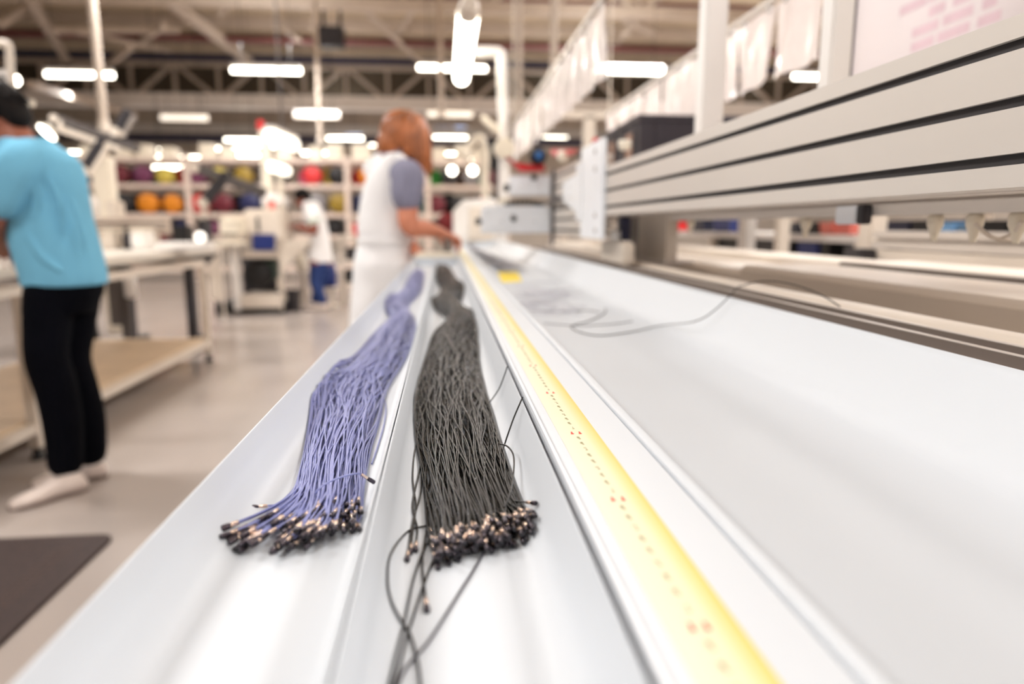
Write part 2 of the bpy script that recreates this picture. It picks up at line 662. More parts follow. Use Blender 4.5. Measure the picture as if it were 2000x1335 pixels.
# printed marks: red double marks each 10.7 cm, small dark ticks between
zt = .99045
mr, mk = MB(), MB()
y = .09
SEG = [((0, 0), (1, 0)), ((1, 0), (1, 1)), ((1, 1), (1, 2)), ((0, 2), (1, 2)), ((0, 1), (0, 2)), ((0, 0), (0, 1)), ((0, 1), (1, 1))]
DIG = {'0': (0, 1, 2, 3, 4, 5), '1': (1, 2), '2': (0, 1, 6, 4, 3), '3': (0, 1, 6, 2, 3), '4': (5, 6, 1, 2), '5': (0, 5, 6, 2, 3), '6': (0, 5, 4, 3, 2, 6), '7': (0, 1, 2), '8': (0, 1, 2, 3, 4, 5, 6), '9': (0, 1, 2, 3, 5, 6)}


def digit(m, ch, x, y, w, h, t):
    for s in DIG[ch]:
        (a, b), (c, d) = SEG[s]
        xa, xb = sorted((x + a * w, x + c * w))
        ya, yb = sorted((y + (2 - b) * h / 2, y + (2 - d) * h / 2))
        m.box(xa - t / 2, xb + t / 2, ya - t / 2, yb + t / 2, zt - .0001, zt + .0001)


i = 0
while y < 4.2:
    for dx in (.0785, .0835):
        mr.cyl((dx, y, zt - .0001), (dx, y, zt + .0001), .0011, 10)
        mr.box(dx - .0005, dx + .0005, y, y + .004, zt - .0001, zt + .0001)
    for j in range(1, 10):
        yy = y + .1068 * j / 10
        mk.box(.0805, .0818, yy - .0004, yy + .0004, zt - .0001, zt + .0001)
        digit(mk, str(j), .0800, yy + .0015, .0012, .0024, .00035)
    y += .1068
    i += 1
obj('red_mark', mr, M_REDINK, rail, kind='stuff')
obj('dark_tick', mk, M_DARKINK, rail, kind='stuff')

# ---- big deposit tray
tray = thing('deposit_tray', 'wide white sheet tray with raised right side next to the scale', 'tray', (.25, 0, .96))
ZT = .960
path = fillet([(.1182, .984), (.1188, .9915), (.1262, .9915), (.1290, .968), (.136, ZT), (.338, ZT), (.352, ZT + .006), (.398, 1.017), (.4045, 1.0195)], .008, 4)
o = obj('tray_body', MB().prism(sheet(path, .0015), Y0, 5.2, smooth=True), M_TRAY, tray)
mod = o.modifiers.new('e', 'EDGE_SPLIT')
mod.split_angle = math.radians(38)
obj('end_plate', MB().prism(path, 5.2, 5.202), M_TRAY, tray)

# ---- aluminium guide rail right of the tray
M_SHADEG = mat('slot_shade_grey', (112, 102, 96), .75, 0, .06, 5, spec=.08)
gr = thing('guide_rail', 'grooved aluminium guide rail running along the right side of the tray', 'rail', (.44, 0, .96))
sec = [(.4060, .955), (.4060, 1.010), (.4325, 1.010), (.4325, 1.0225), (.4395, 1.0225), (.4395, 1.010), (.4655, 1.010), (.4655, 1.0230), (.4725, 1.0230), (.4725, .955)]
obj('rail_body', MB().prism(sec, -.3, 3.3), M_ALU, gr)
obj('slot_shade', MB().box(.4317, .4324, -.3, 3.3, 1.0102, 1.0221), M_SHADEG, gr)  # shaded side of each ridge, coloured by a dull dark strip
obj('slot_shade', MB().box(.4647, .4654, -.3, 3.3, 1.0102, 1.0226), M_SHADEG, gr)

# ---- beige rounded cable duct behind the guide rail
duct = thing('cable_duct', 'rounded beige duct lying right behind the grooved guide rail', 'duct', (.5, 0, .95))
sec = fillet([(.474, .955), (.474, 1.027), (.520, 1.027), (.520, .955)], .02, 6)
obj('duct_body', MB().prism(sec, -.3, 2.6, smooth=False), M_BEIGE, duct)
obj('duct_end', MB().prism([(.472, .953), (.472, 1.018), (.488, 1.029), (.506, 1.029), (.522, 1.018), (.522, .953)], 2.6, 2.62), M_ALUD, duct)

# ---- frame under the table
fr = thing('table_frame', 'aluminium frame with crossbars under the troughs and tray', 'frame', (.15, 1.2, 0))
m = MB()
for x in (-.11, .14, .43, .50):
    m.box(x - .02, x + .02, Y0 + .05, 5.1, .905, .945)
obj('long_rail', m, M_ALUD, fr)
yy = .22
while yy < 5:
    obj('crossbar', MB().box(-.11, .52, yy - .012, yy + .012, .88, .903), M_ALUD, fr)
    yy += .2
for x in (-.09, .41):
    for yl in (-.2, 1.4, 2.7, 5.0):
        obj('leg', MB().box(x - .02, x + .02, yl - .02, yl + .02, .012, .905), M_ALUD, fr)
        
obj('foot', MB().box(-.11, .43, -.22, -.18, 0, .02), M_BLACK, fr)
obj('foot', MB().box(-.11, .43, 1.38, 1.42, 0, .02), M_BLACK, fr)
obj('foot', MB().box(-.11, .43, 2.68, 2.72, 0, .02), M_BLACK, fr)
obj('foot', MB().box(-.11, .43, 4.98, 5.02, 0, .02), M_BLACK, fr)
# brown closing sheet that shows dark through the gap
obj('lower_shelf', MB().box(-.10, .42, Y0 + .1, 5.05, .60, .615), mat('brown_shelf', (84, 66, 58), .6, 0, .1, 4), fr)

# yellow note on the tray
c0 = AZ(996, 541, ZT + .0004)
m = MB()
vs = [AZ(972, 531, ZT + .0006), AZ(1010, 530, ZT + .0008), AZ(1020, 549, ZT + .0006), AZ(980, 551, ZT + .0012)]
m.add(vs + [p + V((0, 0, -.0003)) for p in vs], [(0, 1, 2, 3), (7, 6, 5, 4), (0, 4, 5, 1), (1, 5, 6, 2), (2, 6, 7, 3), (3, 7, 4, 0)])
single('sticky_note', m, M_YELLOW, 'yellow paper note lying on the white tray by the scale', 'note')

# anti-fatigue mat
m = MB()
cs = [AZ(-160, 1049, .0), AZ(228, 1047, .0)]
xr, yt = -.545, cs[1].y
xr = AZ(228, 1047, 0).x
sec = fillet([(xr - 1.2, -.6), (xr, -.6), (xr, yt), (xr - 1.2, yt), (xr - 1.2, -.6)], .06, 6)
m.prism(sec[:-1], 0.0, .012, axis='z')
fm = thing('floor_mat', 'dark brown rubber mat with a rounded corner on the grey floor', 'mat', (xr - .6, yt - .5, 0))
obj('mat_slab', m, mat('brown_rubber', (58, 44, 42), .75, 0, .2, 60, bump=.6, bscale=120), fm)
m = MB()
for k in range(36):
    for j in range(3):
        yy, xx = yt - .12 - k * .03, xr - .1 - j * .022
        m.ball((xx, yy, .0125), (.006, .008, .003), seg=8)
obj('nub', m, mat('worn_rubber', (82, 64, 58), .7, 0, .1, 40), fm, kind='stuff')
# ------------------------------------------ the extruded rails over the tray
XB = .40


def extrusion(y0, y1, x0, z0, pitch, n, dep, slots='front'):
    """profile with n slots on its front, top and back; section drawn in (x, z)"""
    h = pitch * n
    a, b, d1, d2 = pitch * .10, pitch * .25, pitch * .11, pitch * .30   # half opening, half cavity, lip, depth
    front = [(x0, z0)]
    for i in range(n):
        c = z0 + pitch * (i + .5)
        front += [(x0, c - a), (x0 + d1, c - a), (x0 + d1, c - b), (x0 + d2, c - b), (x0 + d2, c + b), (x0 + d1, c + b), (x0 + d1, c + a), (x0, c + a)]
    front.append((x0, z0 + h))
    zt = z0 + h
    cx = x0 + dep / 2
    top = [(cx - a, zt), (cx - a, zt - d1), (cx - b, zt - d1), (cx - b, zt - d2), (cx + b, zt - d2), (cx + b, zt - d1), (cx + a, zt - d1), (cx + a, zt)]
    back = [(2 * cx - p[0], p[1]) for p in front[::-1]]
    bot = [(2 * cx - p[0], 2 * (z0 + h / 2) - p[1]) for p in top]
    return MB().prism(front + top + back + bot, y0, y1)


PI_ = .0394
ZB0 = CAM_Z + .0268
YBR = AX(1150, 300, XB).y      # where the bracket sits
g = thing('gantry_rail', 'big slotted aluminium rail crossing the right side above the tray', 'rail', (XB, 1, ZB0))
obj('rail_body', extrusion(-.25, YBR, XB, ZB0, PI_, 3, .08), M_ALU, g)
for i in range(3):
    c = ZB0 + PI_ * (i + .5)
    obj('slot_shade', MB().box(XB + .0045, XB + .0115, -.25, YBR, c - .0095, c + .0095), M_SLOTSHADE, g)  # shade inside the slot, put in as a dark strip

# second rail standing behind it, lower down
g2 = thing('rear_rail', 'thin slotted rail running behind and just below the big slotted rail', 'rail', (.56, 1, 1.125))
obj('rail_body', extrusion(-.25, 2.4, .54, 1.133, .034, 1, .045), M_ALU, g2)
for k, (px, py) in enumerate(((1828, 424), (1905, 424), (1990, 420), (1575, 424), (1350, 416))):
    p = AX(px, py, .56)
    obj('hose_clip', MB().lathe([(.006, 0), (.0085, .002), (.0085, .012), (.005, .02), (.003, .03)], (p.x, p.y, 1.1328), (0, 0, -1), 14), M_CREAM, g2)
for y0_, y1_ in ((.0, 0), ):
    pass
# clear hoses looping below the clips
for k, (pa, pb, pc) in enumerate((((1905, 436), (1935, 462), (1985, 470)), ((1996, 432), (1978, 455), (1950, 468)))):
    pts = spline([AX(pa[0], pa[1], .55), AX(pb[0], pb[1], .56), AX(pc[0], pc[1], .58)], 12)
    obj('hose', MB().tube(pts, .0022, 8), M_BEIGE, g2)
p = AX(1640, 403, .525)
obj('sensor_block', MB().box(.526, .539, p.y - .035, p.y + .012, 1.122, 1.146, bev=.002), M_PLATE, g2)
obj('sensor_plug', MB().box(.526, .539, p.y - .052, p.y - .036, 1.122, 1.147, bev=.002), M_DKGREY, g2)

# vertical bracket plate joining the two rails
YP = AX(1162, 380, XB).y
br = thing('bracket_plate', 'upright pale steel bracket bolted across the end of the big slotted rail', 'bracket', (XB, YP, 1.1))
zt_, zb_ = AX(1162, 281, XB).z, AX(1162, 466, XB).z
yl, yr = AX(1142, 380, XB).y, AX(1184, 380, XB).y
obj('plate', MB().box(XB - .012, XB - .0005, yr, yl, zb_, zt_, bev=.002), M_PLATE, br)
for py in (296, 330, 420, 450):
    p = AX(1163, py, XB - .012)
    obj('bolt', MB().lathe([(.007, 0), (.007, .003), (.0045, .0035), (.0045, .001), (0, .001)], (XB - .0118, p.y, p.z), (-1, 0, 0), 14), M_STEEL, br)
# trapezoid guide plate on its left
yq = [AX(px, py, XB - .006) for px, py in ((1101, 358), (1143, 330), (1143, 428), (1101, 392))]
m = MB()
m.prism([(p.y, p.z) for p in yq], XB - .010, XB - .004, axis='x')
obj('guide_plate', m, M_PLATE, br)
s0, s1 = AX(1131, 318, XB - .006), AX(1142, 318, XB - .006)
obj('edge_strip', MB().box(XB - .014, XB - .003, s1.y, s0.y, AX(1136, 430, XB).z, AX(1136, 321, XB).z, bev=.002), M_PLATE, br)
for px, py in ((1110, 364), (1110, 385), (1142, 331), (1141, 419)):
    p = AX(px, py, XB - .012)
    obj('screw', MB().lathe([(.0035, 0), (.0035, .002), (0, .0025)], (XB - .0098, p.y, p.z), (-1, 0, 0), 10), M_STEEL, br)
p = AX(1166, 278, XB)
obj('red_cap', MB().lathe([(.0, .014), (.006, .013), (.009, .006), (.009, 0), (0, 0)], (XB - .004, p.y, zt_), (0, 0, 1), 14), M_RED, br, label='red cap on the bracket top')
p = AX(1195, 310, XB)
obj('white_knob', MB().lathe([(.0, .024), (.014, .022), (.017, .012), (.013, .004), (.013, 0), (0, 0)], (XB + .03, p.y, zt_ - .035), (0, 0, 1), 16), M_CREAM, br)

# the far pair of rails beyond the bracket
g3 = thing('far_rail', 'tall slotted aluminium rail continuing beyond the pale steel bracket', 'rail', (XB + .02, 2.1, 1.1))
YE = AX(1079, 400, XB + .02).y
obj('rail_body', extrusion(yl + .002, YE, XB + .02, 1.086, .0385, 3, .06), M_ALU, g3)
obj('rail_body', extrusion(yl + .002, YE, XB + .02, 1.206, .0385, 3, .06), M_ALU, g3)
for zz in (1.086, 1.206):
    for i in range(3):
        c = zz + .0385 * (i + .5)
        obj('slot_shade', MB().box(XB + .0245, XB + .031, yl + .004, YE, c - .009, c + .009), M_SLOTSHADE, g3)  # dark strip colours in the slot's inner shade
obj('end_strip', MB().box(XB + .008, XB + .019, YE - .035, YE, 1.045, 1.335, bev=.003), M_STEEL, g3)
obj('end_strip', MB().box(XB + .012, XB + .019, YE - .052, YE - .037, 1.045, 1.335, bev=.003), M_DKGREY, g3)
# cable chain link crossing from the bracket to the carriage
pts = spline([AX(1100, 388, XB), AX(1080, 392, XB + .0), AX(1045, 402, XB - .02)], 8)
obj('cable', MB().tube(pts, .006, 8), M_GREYP, g3)

# two gripper heads that stand out over the tray
def gripper(nm, label, pl, pr, ptop, pbot, kx, ky, ex, ey):
    Yg = YE + .02
    a, b = AY(pl, ptop, Yg), AY(pr, pbot, Yg)
    t = thing(nm, label, 'gripper', (b.x, Yg, b.z))
    zt, zb = a.z, b.z
    x0, x1 = a.x, b.x
    h = zt - zb
    obj('body', MB().box(x0, x1 + .03, Yg, Yg + .055, zb, zt, bev=.004), M_PLATE, t)
    if ptop > 400: obj('top_cover', MB().prism([(x0 + .002, zt), (x0 + .012, zt + h * .18), (x1, zt + h * .18), (x1 + .03, zt)], Yg + .002, Yg + .05), M_PLATE, t)
    k = AY(kx, ky, Yg)
    obj('knob', MB().lathe([(0, .013), (.009, .012), (.0105, .004), (.012, 0), (0, 0)], (k.x, Yg + .0005, k.z), (0, -1, 0), 16), M_BLACK, t)
    e = AY(ex, ey, Yg)
    obj('end_stop', MB().lathe([(0, .024), (.013, .022), (.015, .012), (.009, 0), (0, 0)], (x0 + .0005, Yg + .028, e.z), (-1, 0, 0), 16), M_BLACK, t)
    for dx in (.02, .3, .8):
        obj('screw', MB().lathe([(.003, 0), (.003, .0015), (0, .002)], (x0 + (x1 - x0) * dx, Yg + .0005, zt - h * .5), (0, -1, 0), 8), M_STEEL, t)
    return t


gripper('wire_gripper', 'lower pale grey gripper head with black knob, standing out over the tray', 940, 1070, 410, 455, 1003, 426, 930, 432)
gripper('wire_gripper', 'upper pale grey gripper head with black knob, below the red guard', 996, 1067, 342, 382, 1043, 346, 986, 366)
Yg = YE + .02
a = AY(1040, 392, Yg)
jaw = thing('cable_carrier', 'dark drag chain hanging between the two gripper heads', 'carrier', AY(1030, 392, Yg))
m = MB()
for k in range(9):
    p = AY(990 + k * 8.5, 395 + (k - 4) ** 2 * .25, Yg + .02)
    m.box(p.x - .007, p.x + .007, Yg + .008, Yg + .05, p.z - .010, p.z + .010, bev=.003)
obj('chain', m, M_BLACK, jaw)
p = AY(985, 392, Yg)
obj('bracket', MB().box(p.x - .022, p.x + .022, Yg + .01, Yg + .05, p.z - .008, p.z + .012, bev=.004), M_CREAM, jaw)
# red guard, camera-like black dial
m = MB()
q = [AY(*p, Yg) for p in ((989, 306), (1004, 318), (1030, 322), (1062, 322), (1062, 334), (1016, 334))]
m.prism([(p.x, p.z) for p in q], Yg - .03, Yg + .05)
gd = thing('red_guard', 'red moulded guard below the black dial at the end of the gantry', 'guard', AY(1030, 334, Yg))
obj('shell', m, M_RED, gd)
c = AY(1049, 306, Yg - .02)
obj('dial', MB().lathe([(.0, .0), (.030, 0), (.033, .01), (.033, .04), (.027, .05), (0, .05)], (c.x, Yg - .02, c.z), (0, -1, 0), 24), M_BLACK, gd)
obj('blue_lens', MB().lathe([(0, .004), (.012, .004), (.017, .001), (.017, 0), (0, 0)], (c.x, Yg - .0698, c.z), (0, -1, 0), 20), mat('blue_lens', (40, 92, 150), .15, 0, .1, 8), gd)
q = [AX(*p, XB + .04) for p in ((1080, 291), (1125, 291), (1120, 298), (1098, 309), (1082, 302))]
obj('side_flap', MB().prism([(p.y, p.z) for p in q], XB + .03, XB + .05, axis='x'), M_RED, gd)
q = AX(1088, 305, XB)
obj('white_fitting', MB().ball((XB + .02, q.y, q.z), (.02, .02, .022), seg=14), M_CREAM, gd)

# support column below the big rail, its inner web's shade put into a darker grey
a = AX(1262, 512, .525)
ya, yb = AX(1226, 470, .532).y, AX(1301, 470, .532).y
ym = AX(1246, 470, .532).y
pc = thing('support_column', 'grey folded steel column holding the big slotted rail from below', 'column', (.53, a.y, 1.02))
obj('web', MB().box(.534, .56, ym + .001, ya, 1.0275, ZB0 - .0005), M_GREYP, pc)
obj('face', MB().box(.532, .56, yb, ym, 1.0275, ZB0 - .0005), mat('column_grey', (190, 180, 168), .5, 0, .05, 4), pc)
obj('base_plate', MB().box(.524, .60, yb - .01, ya + .01, 1.0272, 1.034), M_ALUD, pc)
# small carriage block right of the bracket on the guide rail
a = AX(1198, 470, .44)
cb = thing('carriage_block', 'cream carriage block sitting on the guide rail below the bracket', 'block', (.44, a.y, 1.03))
y1_, y0_ = AX(1176, 490, .44).y, AX(1222, 490, .44).y
obj('block', MB().box(.436, .464, y0_, y1_, 1.0240, AX(1200, 470, .44).z, bev=.006), M_BEIGE, cb)
obj('clamp_lever', MB().lathe([(0, .03), (.012, .028), (.02, .018), (.012, .006), (.016, 0), (0, 0)], (.45, (y0_ + y1_) / 2, AX(1200, 470, .44).z), (0, 0, 1), 16), M_WHITE, cb)
q = AX(1214, 445, .46)
obj('blue_plug', MB().box(.455, .48, q.y - .02, q.y + .03, AX(1200, 470, .44).z, q.z + .03, bev=.004), mat('dark_blue_plug', (26, 30, 66), .4, 0, .1, 8), cb)
# -------------------------------------------------------------- the wires
M_WBLK = mat('black_wire_skin', (9, 7, 7), .26, 0, .25, 40, spec=.38)
M_WLAV = mat('lavender_wire_skin', (132, 138, 190), .32, 0, .08, 40)
M_WGREY = mat('grey_wire_skin', (64, 60, 68), .5, 0, .15, 40)
M_WPALE = mat('pale_wire_skin', (200, 198, 206), .5, 0, .08, 40)
M_CRIMP = mat('tinned_crimp', (240, 214, 196), .22, .8, .15, 300)
M_SOCK = mat('dark_socket_metal', (84, 78, 86), .14, .95, .25, 300)
M_HOLE = mat('socket_mouth', (14, 13, 18), .3, 0, .1, 100)

# one crimp terminal, pointing along -y from the wire end at the origin
tm = MB()
tm.lathe([(.0003, .0030), (.00100, .0024), (.00105, -.0016), (.0007, -.0026)], (0, 0, 0), (0, 1, 0), 8)
TERM_CRIMP = tm.mesh('crimp', [M_CRIMP])
tm = MB()
tm.lathe([(.0006, -.0022), (.0012, -.0032), (.00145, -.0048), (.00145, -.0078), (.0012, -.0084)], (0, 0, 0), (0, 1, 0), 8)
tm.lathe([(.0010, -.0085), (.0010, -.0078)], (0, 0, 0), (0, 1, 0), 8, mi=1)
TERM_SOCK = tm.mesh('socket', [M_SOCK, M_HOLE])


def add_terminal(wire, p, d, roll):
    """a crimp with its socket on the end p of a wire that leaves along d"""
    d = V(d).normalized()
    q = V((0, -1, 0)).rotation_difference(d)
    org = ORG[wire.name]
    c = bpy.data.objects.new('terminal', TERM_CRIMP)
    COL.objects.link(c)
    c.parent = wire
    c.location = V(p) - org
    c.rotation_euler = q.to_euler()
    s = bpy.data.objects.new('socket', TERM_SOCK)
    COL.objects.link(s)
    s.parent = c


def seat(x, z, lo, hi):
    """height of the sheet under x in a trough whose flat floor spans lo..hi"""
    path = tB if hi > 0 else tA
    x = max(path[1][0] + .0012, min(path[-2][0] - .0012, x))
    for (xa, za), (xb, zb) in zip(path, path[1:]):
        if xa <= x <= xb and xb > xa:
            return z + (za + (zb - za) * (x - xa) / (xb - xa) - ZB) * 1.04
    return z


def make_wire(nm, pts, r, m, label, group, cat='wire', sides=5, at=None, term=False, seed=0):
    at = at or pts[0]
    mb = MB().tube(pts, r, sides)
    o = single(nm, mb, m, label, cat, group, at)
    if term:
        add_terminal(o, pts[0], pts[0] - pts[1], seed)
    return o


def bundle(nm, rows, snake, n, r, m, label, group, lo, hi, thick, endline, endjit, rs, waves=.22, keep=None, dome=.75, clumps=None):
    """rows: [(py, left px, right px)] near to far; snake: [(px, py, halfwidth m)] beyond"""
    zb = ZB + r * 1.05
    C, W = [], []
    for py, l, rr in rows:
        a, b = AZ(l, py, ZB + .005), AZ(rr, py, ZB + .005)
        C.append((a + b) / 2)
        W.append((b.x - a.x) / 2)
    for px, py, hw in snake:
        C.append(AZ(px, py, ZB + .006))
        W.append(hw)
    NS = 84
    k = len(C) - 1
    # dense table of the centre line
    TT = [i / (NS - 1) for i in range(NS)]
    cl = spline(C, NS)
    wl = [v.x for v in spline([V((w, 0, 0)) for w in W], NS)]
    lat = []
    for i in range(NS):
        t = cl[min(i + 1, NS - 1)] - cl[max(i - 1, 0)]
        t.z = 0
        t.normalize()
        lat.append(V((t.y, -t.x, 0)))
    for i in range(3):
        lat = [((lat[max(j - 1, 0)] + lat[j] * 2 + lat[min(j + 1, NS - 1)]) / 4).normalized() for j in range(NS)]
    arc = [0]
    for i in range(1, NS):
        arc.append(arc[-1] + (cl[i] - cl[i - 1]).length)
    for w_i in range(n):
        u0 = rs.uniform(-1, 1)
        v0 = rs.random() ** .8
        ph, ph2 = rs.uniform(0, 6.28), rs.uniform(0, 6.28)
        fr1, fr2 = rs.uniform(2.2, 6.5), rs.uniform(9, 16)
        drift = rs.uniform(-.28, .28)
        ex, ey = endline(u0, rs)
        end = AZ(ex, ey, ZB + .003)
        i0 = 0
        # begin at the centre-line sample just beyond the end point
        off = abs(end.x - (cl[2].x + lat[2].x * u0 * wl[2]))
        while i0 < NS - 8 and cl[i0].y < end.y + .014 + min(.13, off * 2.6):
            i0 += 1
        pts = []
        vend = v0
        for i in range(i0, NS):
            s = arc[i]
            uu = u0 + drift * min(1, s * 3) + waves * math.sin(fr1 * s * 2.2 + ph) * min(1, .25 + s * 2) + .075 * math.sin(fr2 * s * 3 + ph2)
            if abs(uu) > 1: uu = math.copysign(1 + (abs(uu) - 1) * .12, uu)
            p = cl[i] + lat[i] * (uu * wl[i])
            th = thick(i / (NS - 1)) * (1 - dome * uu * uu)
            vv = v0 + .3 * math.sin(fr1 * s * 3 + ph2)
            p.z = zb + max(0, min(1, vv)) * max(th, .0005)
            p.x = max(lo - .0085, min(hi + .0105, p.x))
            p.z = seat(p.x, p.z, lo, hi)
            pts.append(p)
        end.z = seat(end.x, zb + .0004 + v0 * thick(0) * (1 - .5 * u0 * u0), lo, hi)
        # ease the first few samples to the end point
        a = pts[0]
        lead = []
        dist = (a - end).length
        nl = max(2, int(dist / .012))
        T = (pts[1] - pts[0])
        T.normalize()
        for q in range(nl):
            t = q / nl
            ctrl = a - T * dist * .5
            lead.append((end * (1 - t) + ctrl * t) * (1 - t) + (ctrl * (1 - t) + a * t) * t)
        pts = lead + pts
        make_wire(nm, pts, r, m, label, group, at=end, term=True)


rs = random.Random(11)


def end_black(u, q):
    x = 940 + u * 96
    y = 1052 - u * 22 + q.uniform(-22, 16)
    return x, y


rowsB = [(1062, 840, 1040), (1000, 834, 1022), (950, 829, 1004), (900, 824, 988), (850, 815, 972), (800, 812, 958), (760, 818, 946), (720, 828, 936), (680, 838, 932), (645, 850, 930)]
snakeB = [(899, 620, .024), (884, 604, .028), (872, 590, .030), (880, 574, .030), (885, 562, .030), (872, 545, .032), (866, 530, .03), (866, 522, .026)]
bundle('black_wire', rowsB, snakeB, 215, .00058, M_WBLK, 'thin black wire with crimped metal end in the thick black bundle',
       'black wires of the bundle in the right trough', -.0215, .036, lambda t: .0085 + .012 * min(1, t * 1.4), end_black, 0, rs, .32)


def end_lav(u, q):
    if u < -.72:                   # the loose fan on the left
        return 490 + q.uniform(-34, 30), 1044 + q.uniform(-14, 18)
    if u < -.62:
        return 530 + q.uniform(-14, 20), 1040 + q.uniform(-40, 12)
    v = (u + .62) / 1.62 * 2 - 1
    return 626 + v * 74 + q.uniform(-9, 9), 1028 - v * 24 + q.uniform(-34, 22)


rowsL = [(1030, 556, 702), (1000, 562, 704), (950, 577, 708), (900, 590, 716), (850, 602, 727), (800, 612, 740), (770, 620, 748), (745, 640, 758), (720, 668, 774), (700, 690, 787), (680, 708, 797), (655, 727, 806), (632, 748, 810)]
snakeL = [(786, 617, .019), (776, 605, .021), (776, 594, .022), (784, 584, .023), (800, 570, .023), (808, 556, .022), (813, 542, .022), (818, 530, .018)]
bundle('lavender_wire', rowsL, snakeL, 165, .00058, M_WLAV, 'thin lavender wire with crimped metal end in the pale blue bundle',
       'lavender wires of the bundle in the left trough', -.110, -.047, lambda t: .0075 + .010 * min(1, t * 1.4), end_lav, 0, rs, .28)

# ---- loose wires around the two bundles


def loose(nm, pxs, m, label, z=ZB + .0008, r=.00058, group=None, term=False, zs=None, n=36, lo=-.0215, hi=.036, cat='wire', floor=True):
    pts = []
    for i, (px, py) in enumerate(pxs):
        zz = z if zs is None else zs[i]
        p = AZ(px, py, zz)
        if floor and zs is None:
            for _ in range(3):
                p = AZ(px, py, seat(p.x, zz, lo, hi))
        pts.append(p)
    pts = spline(pts, n)
    return make_wire(nm, pts, r, m, label, group, term=term, sides=7)


loose('black_wire', [(822, 1345), (816, 1295), (802, 1240), (784, 1212), (764, 1172), (757, 1130), (764, 1080), (798, 1036), (840, 1022), (862, 985)], M_WBLK,
      'loose black wire bowing far out to the left in front of the black bundle')
loose('black_wire', [(757, 1350), (772, 1285), (788, 1222), (797, 1180), (808, 1130), (824, 1082), (842, 1040), (850, 990)], M_WBLK, 'loose black wire running straight down to the photo edge, left of its crossing pair')
loose('black_wire', [(766, 1350), (781, 1298), (796, 1238), (806, 1208), (825, 1150), (840, 1108), (850, 1078), (858, 1030)], M_WBLK, 'loose black wire crossing the short one with a white tip')
loose('black_wire', [(832, 1174), (828, 1140), (825, 1110), (826, 1080), (832, 1040), (838, 990)], M_WBLK, 'short loose black wire with a pale tip in front of the black bundle', term=True)
loose('grey_wire', [(772, 1350), (790, 1308), (815, 1278), (842, 1245), (890, 1168), (930, 1104), (952, 1064), (962, 1030)], M_WGREY, 'loose grey wire slanting away below the middle of the black bundle')
for k, (pp, lb) in enumerate((
        ([(803, 1066), (806, 1040), (812, 985), (806, 930), (812, 870), (828, 820), (836, 770)], 'outermost loose black wire hanging left of the black bundle'),
        ([(813, 1062), (815, 1030), (806, 985), (818, 925), (826, 880), (834, 830), (842, 780)], 'second loose black wire left of the black bundle, curving inwards'),
        ([(797, 1080), (806, 1020), (822, 960), (824, 900), (838, 850), (846, 800)], 'loose black wire ending lowest at the left of the black bundle'),
        ([(842, 1034), (832, 1000), (838, 950), (846, 900), (852, 850)], 'loose black wire closest to the black bundle on its left'))):
    loose('black_wire', pp, M_WBLK, lb, term=True)
loose('black_wire', [(952, 790), (962, 778), (975, 758), (984, 736), (991, 715)], M_WBLK, 'far stray black wire standing up over the gap by the scale', zs=[.966, .968, .976, .986, .996])
loose('black_wire', [(981, 880), (986, 866), (994, 842), (1005, 812), (1021, 775)], M_WBLK, 'near stray black wire leaning up over the gap by the scale', zs=[.966, .968, .975, .984, .996])
loose('black_wire', [(976, 866), (992, 872), (1003, 890), (1003, 925), (997, 960), (985, 990)], M_WBLK, 'stray black wire curling beside the right flank of the black bundle', zs=[.972, .974, .972, .970, .970, .969])
loose('lavender_wire', [(712, 930), (700, 924), (670, 930), (640, 942), (622, 955), (616, 962)], M_WLAV, 'stray lavender wire looped across the top of the pale blue bundle', zs=[.968, .971, .973, .972, .970, .968], term=True)
loose('lavender_wire', [(513, 988), (540, 985), (556, 978), (575, 960), (600, 925)], M_WLAV, 'stray lavender wire lying crossways in the left fan', lo=-.11, hi=-.047, term=True)
for k, (dx, lb) in enumerate(((0, 'loose lavender wire right of the pale blue bundle, nearest to it'), (14, 'middle loose lavender wire right of the pale blue bundle'), (26, 'loose lavender wire right of the pale blue bundle, closest to the trough edge'))):
    loose('lavender_wire', [(700 + dx, 905), (712 + dx, 870), (726 + dx * .9, 830), (738 + dx * .6, 795), (735 + dx * .4, 772), (715, 745), (716, 725)], M_WLAV, lb, lo=-.11, hi=-.047)

# ---- the long wire on the tray and over the rail
P = [AZ(1182, 601, ZT + .0015), AZ(1180, 612, ZT + .001), AZ(1150, 627, ZT + .001), AZ(1116, 636, ZT + .001), AZ(1132, 648, ZT + .001), AZ(1172, 655, ZT + .001), AZ(1230, 650, ZT + .001), AZ(1290, 640, ZT + .001),
     AX(1358, 627, .347), AX(1400, 602, .375), AX(1440, 562, .400), AX(1450, 558, .404), AX(1478, 550, .412), AX(1520, 550, .43), AX(1570, 562, .445), AX(1610, 579, .455), AX(1641, 599, .4685)]
P[7].z += .0035
P[8].z = max(P[8].z, ZT + .0105)
P[6].z += .0015
make_wire('grey_wire', spline(P, 90), .0008, M_WBLK, 'single dark wire arching from the tray over the grooved guide rail', None, sides=7)
P = [AZ(1040, 607, ZT + .001), AZ(1075, 607, ZT + .001), AZ(1118, 608, ZT + .001), AZ(1150, 606, ZT + .001), AZ(1172, 610, ZT + .0015)]
make_wire('grey_wire', spline(P, 30), .0006, M_WGREY, 'upper thin grey wire lying straight across the tray', None, sides=6)
P = [AZ(1062, 631, ZT + .001), AZ(1100, 634, ZT + .001), AZ(1140, 636, ZT + .001), AZ(1200, 632, ZT + .001), AZ(1235, 627, ZT + .001)]
make_wire('grey_wire', spline(P, 30), .0006, M_WGREY, 'lower thin grey wire lying straight across the tray', None, sides=6)

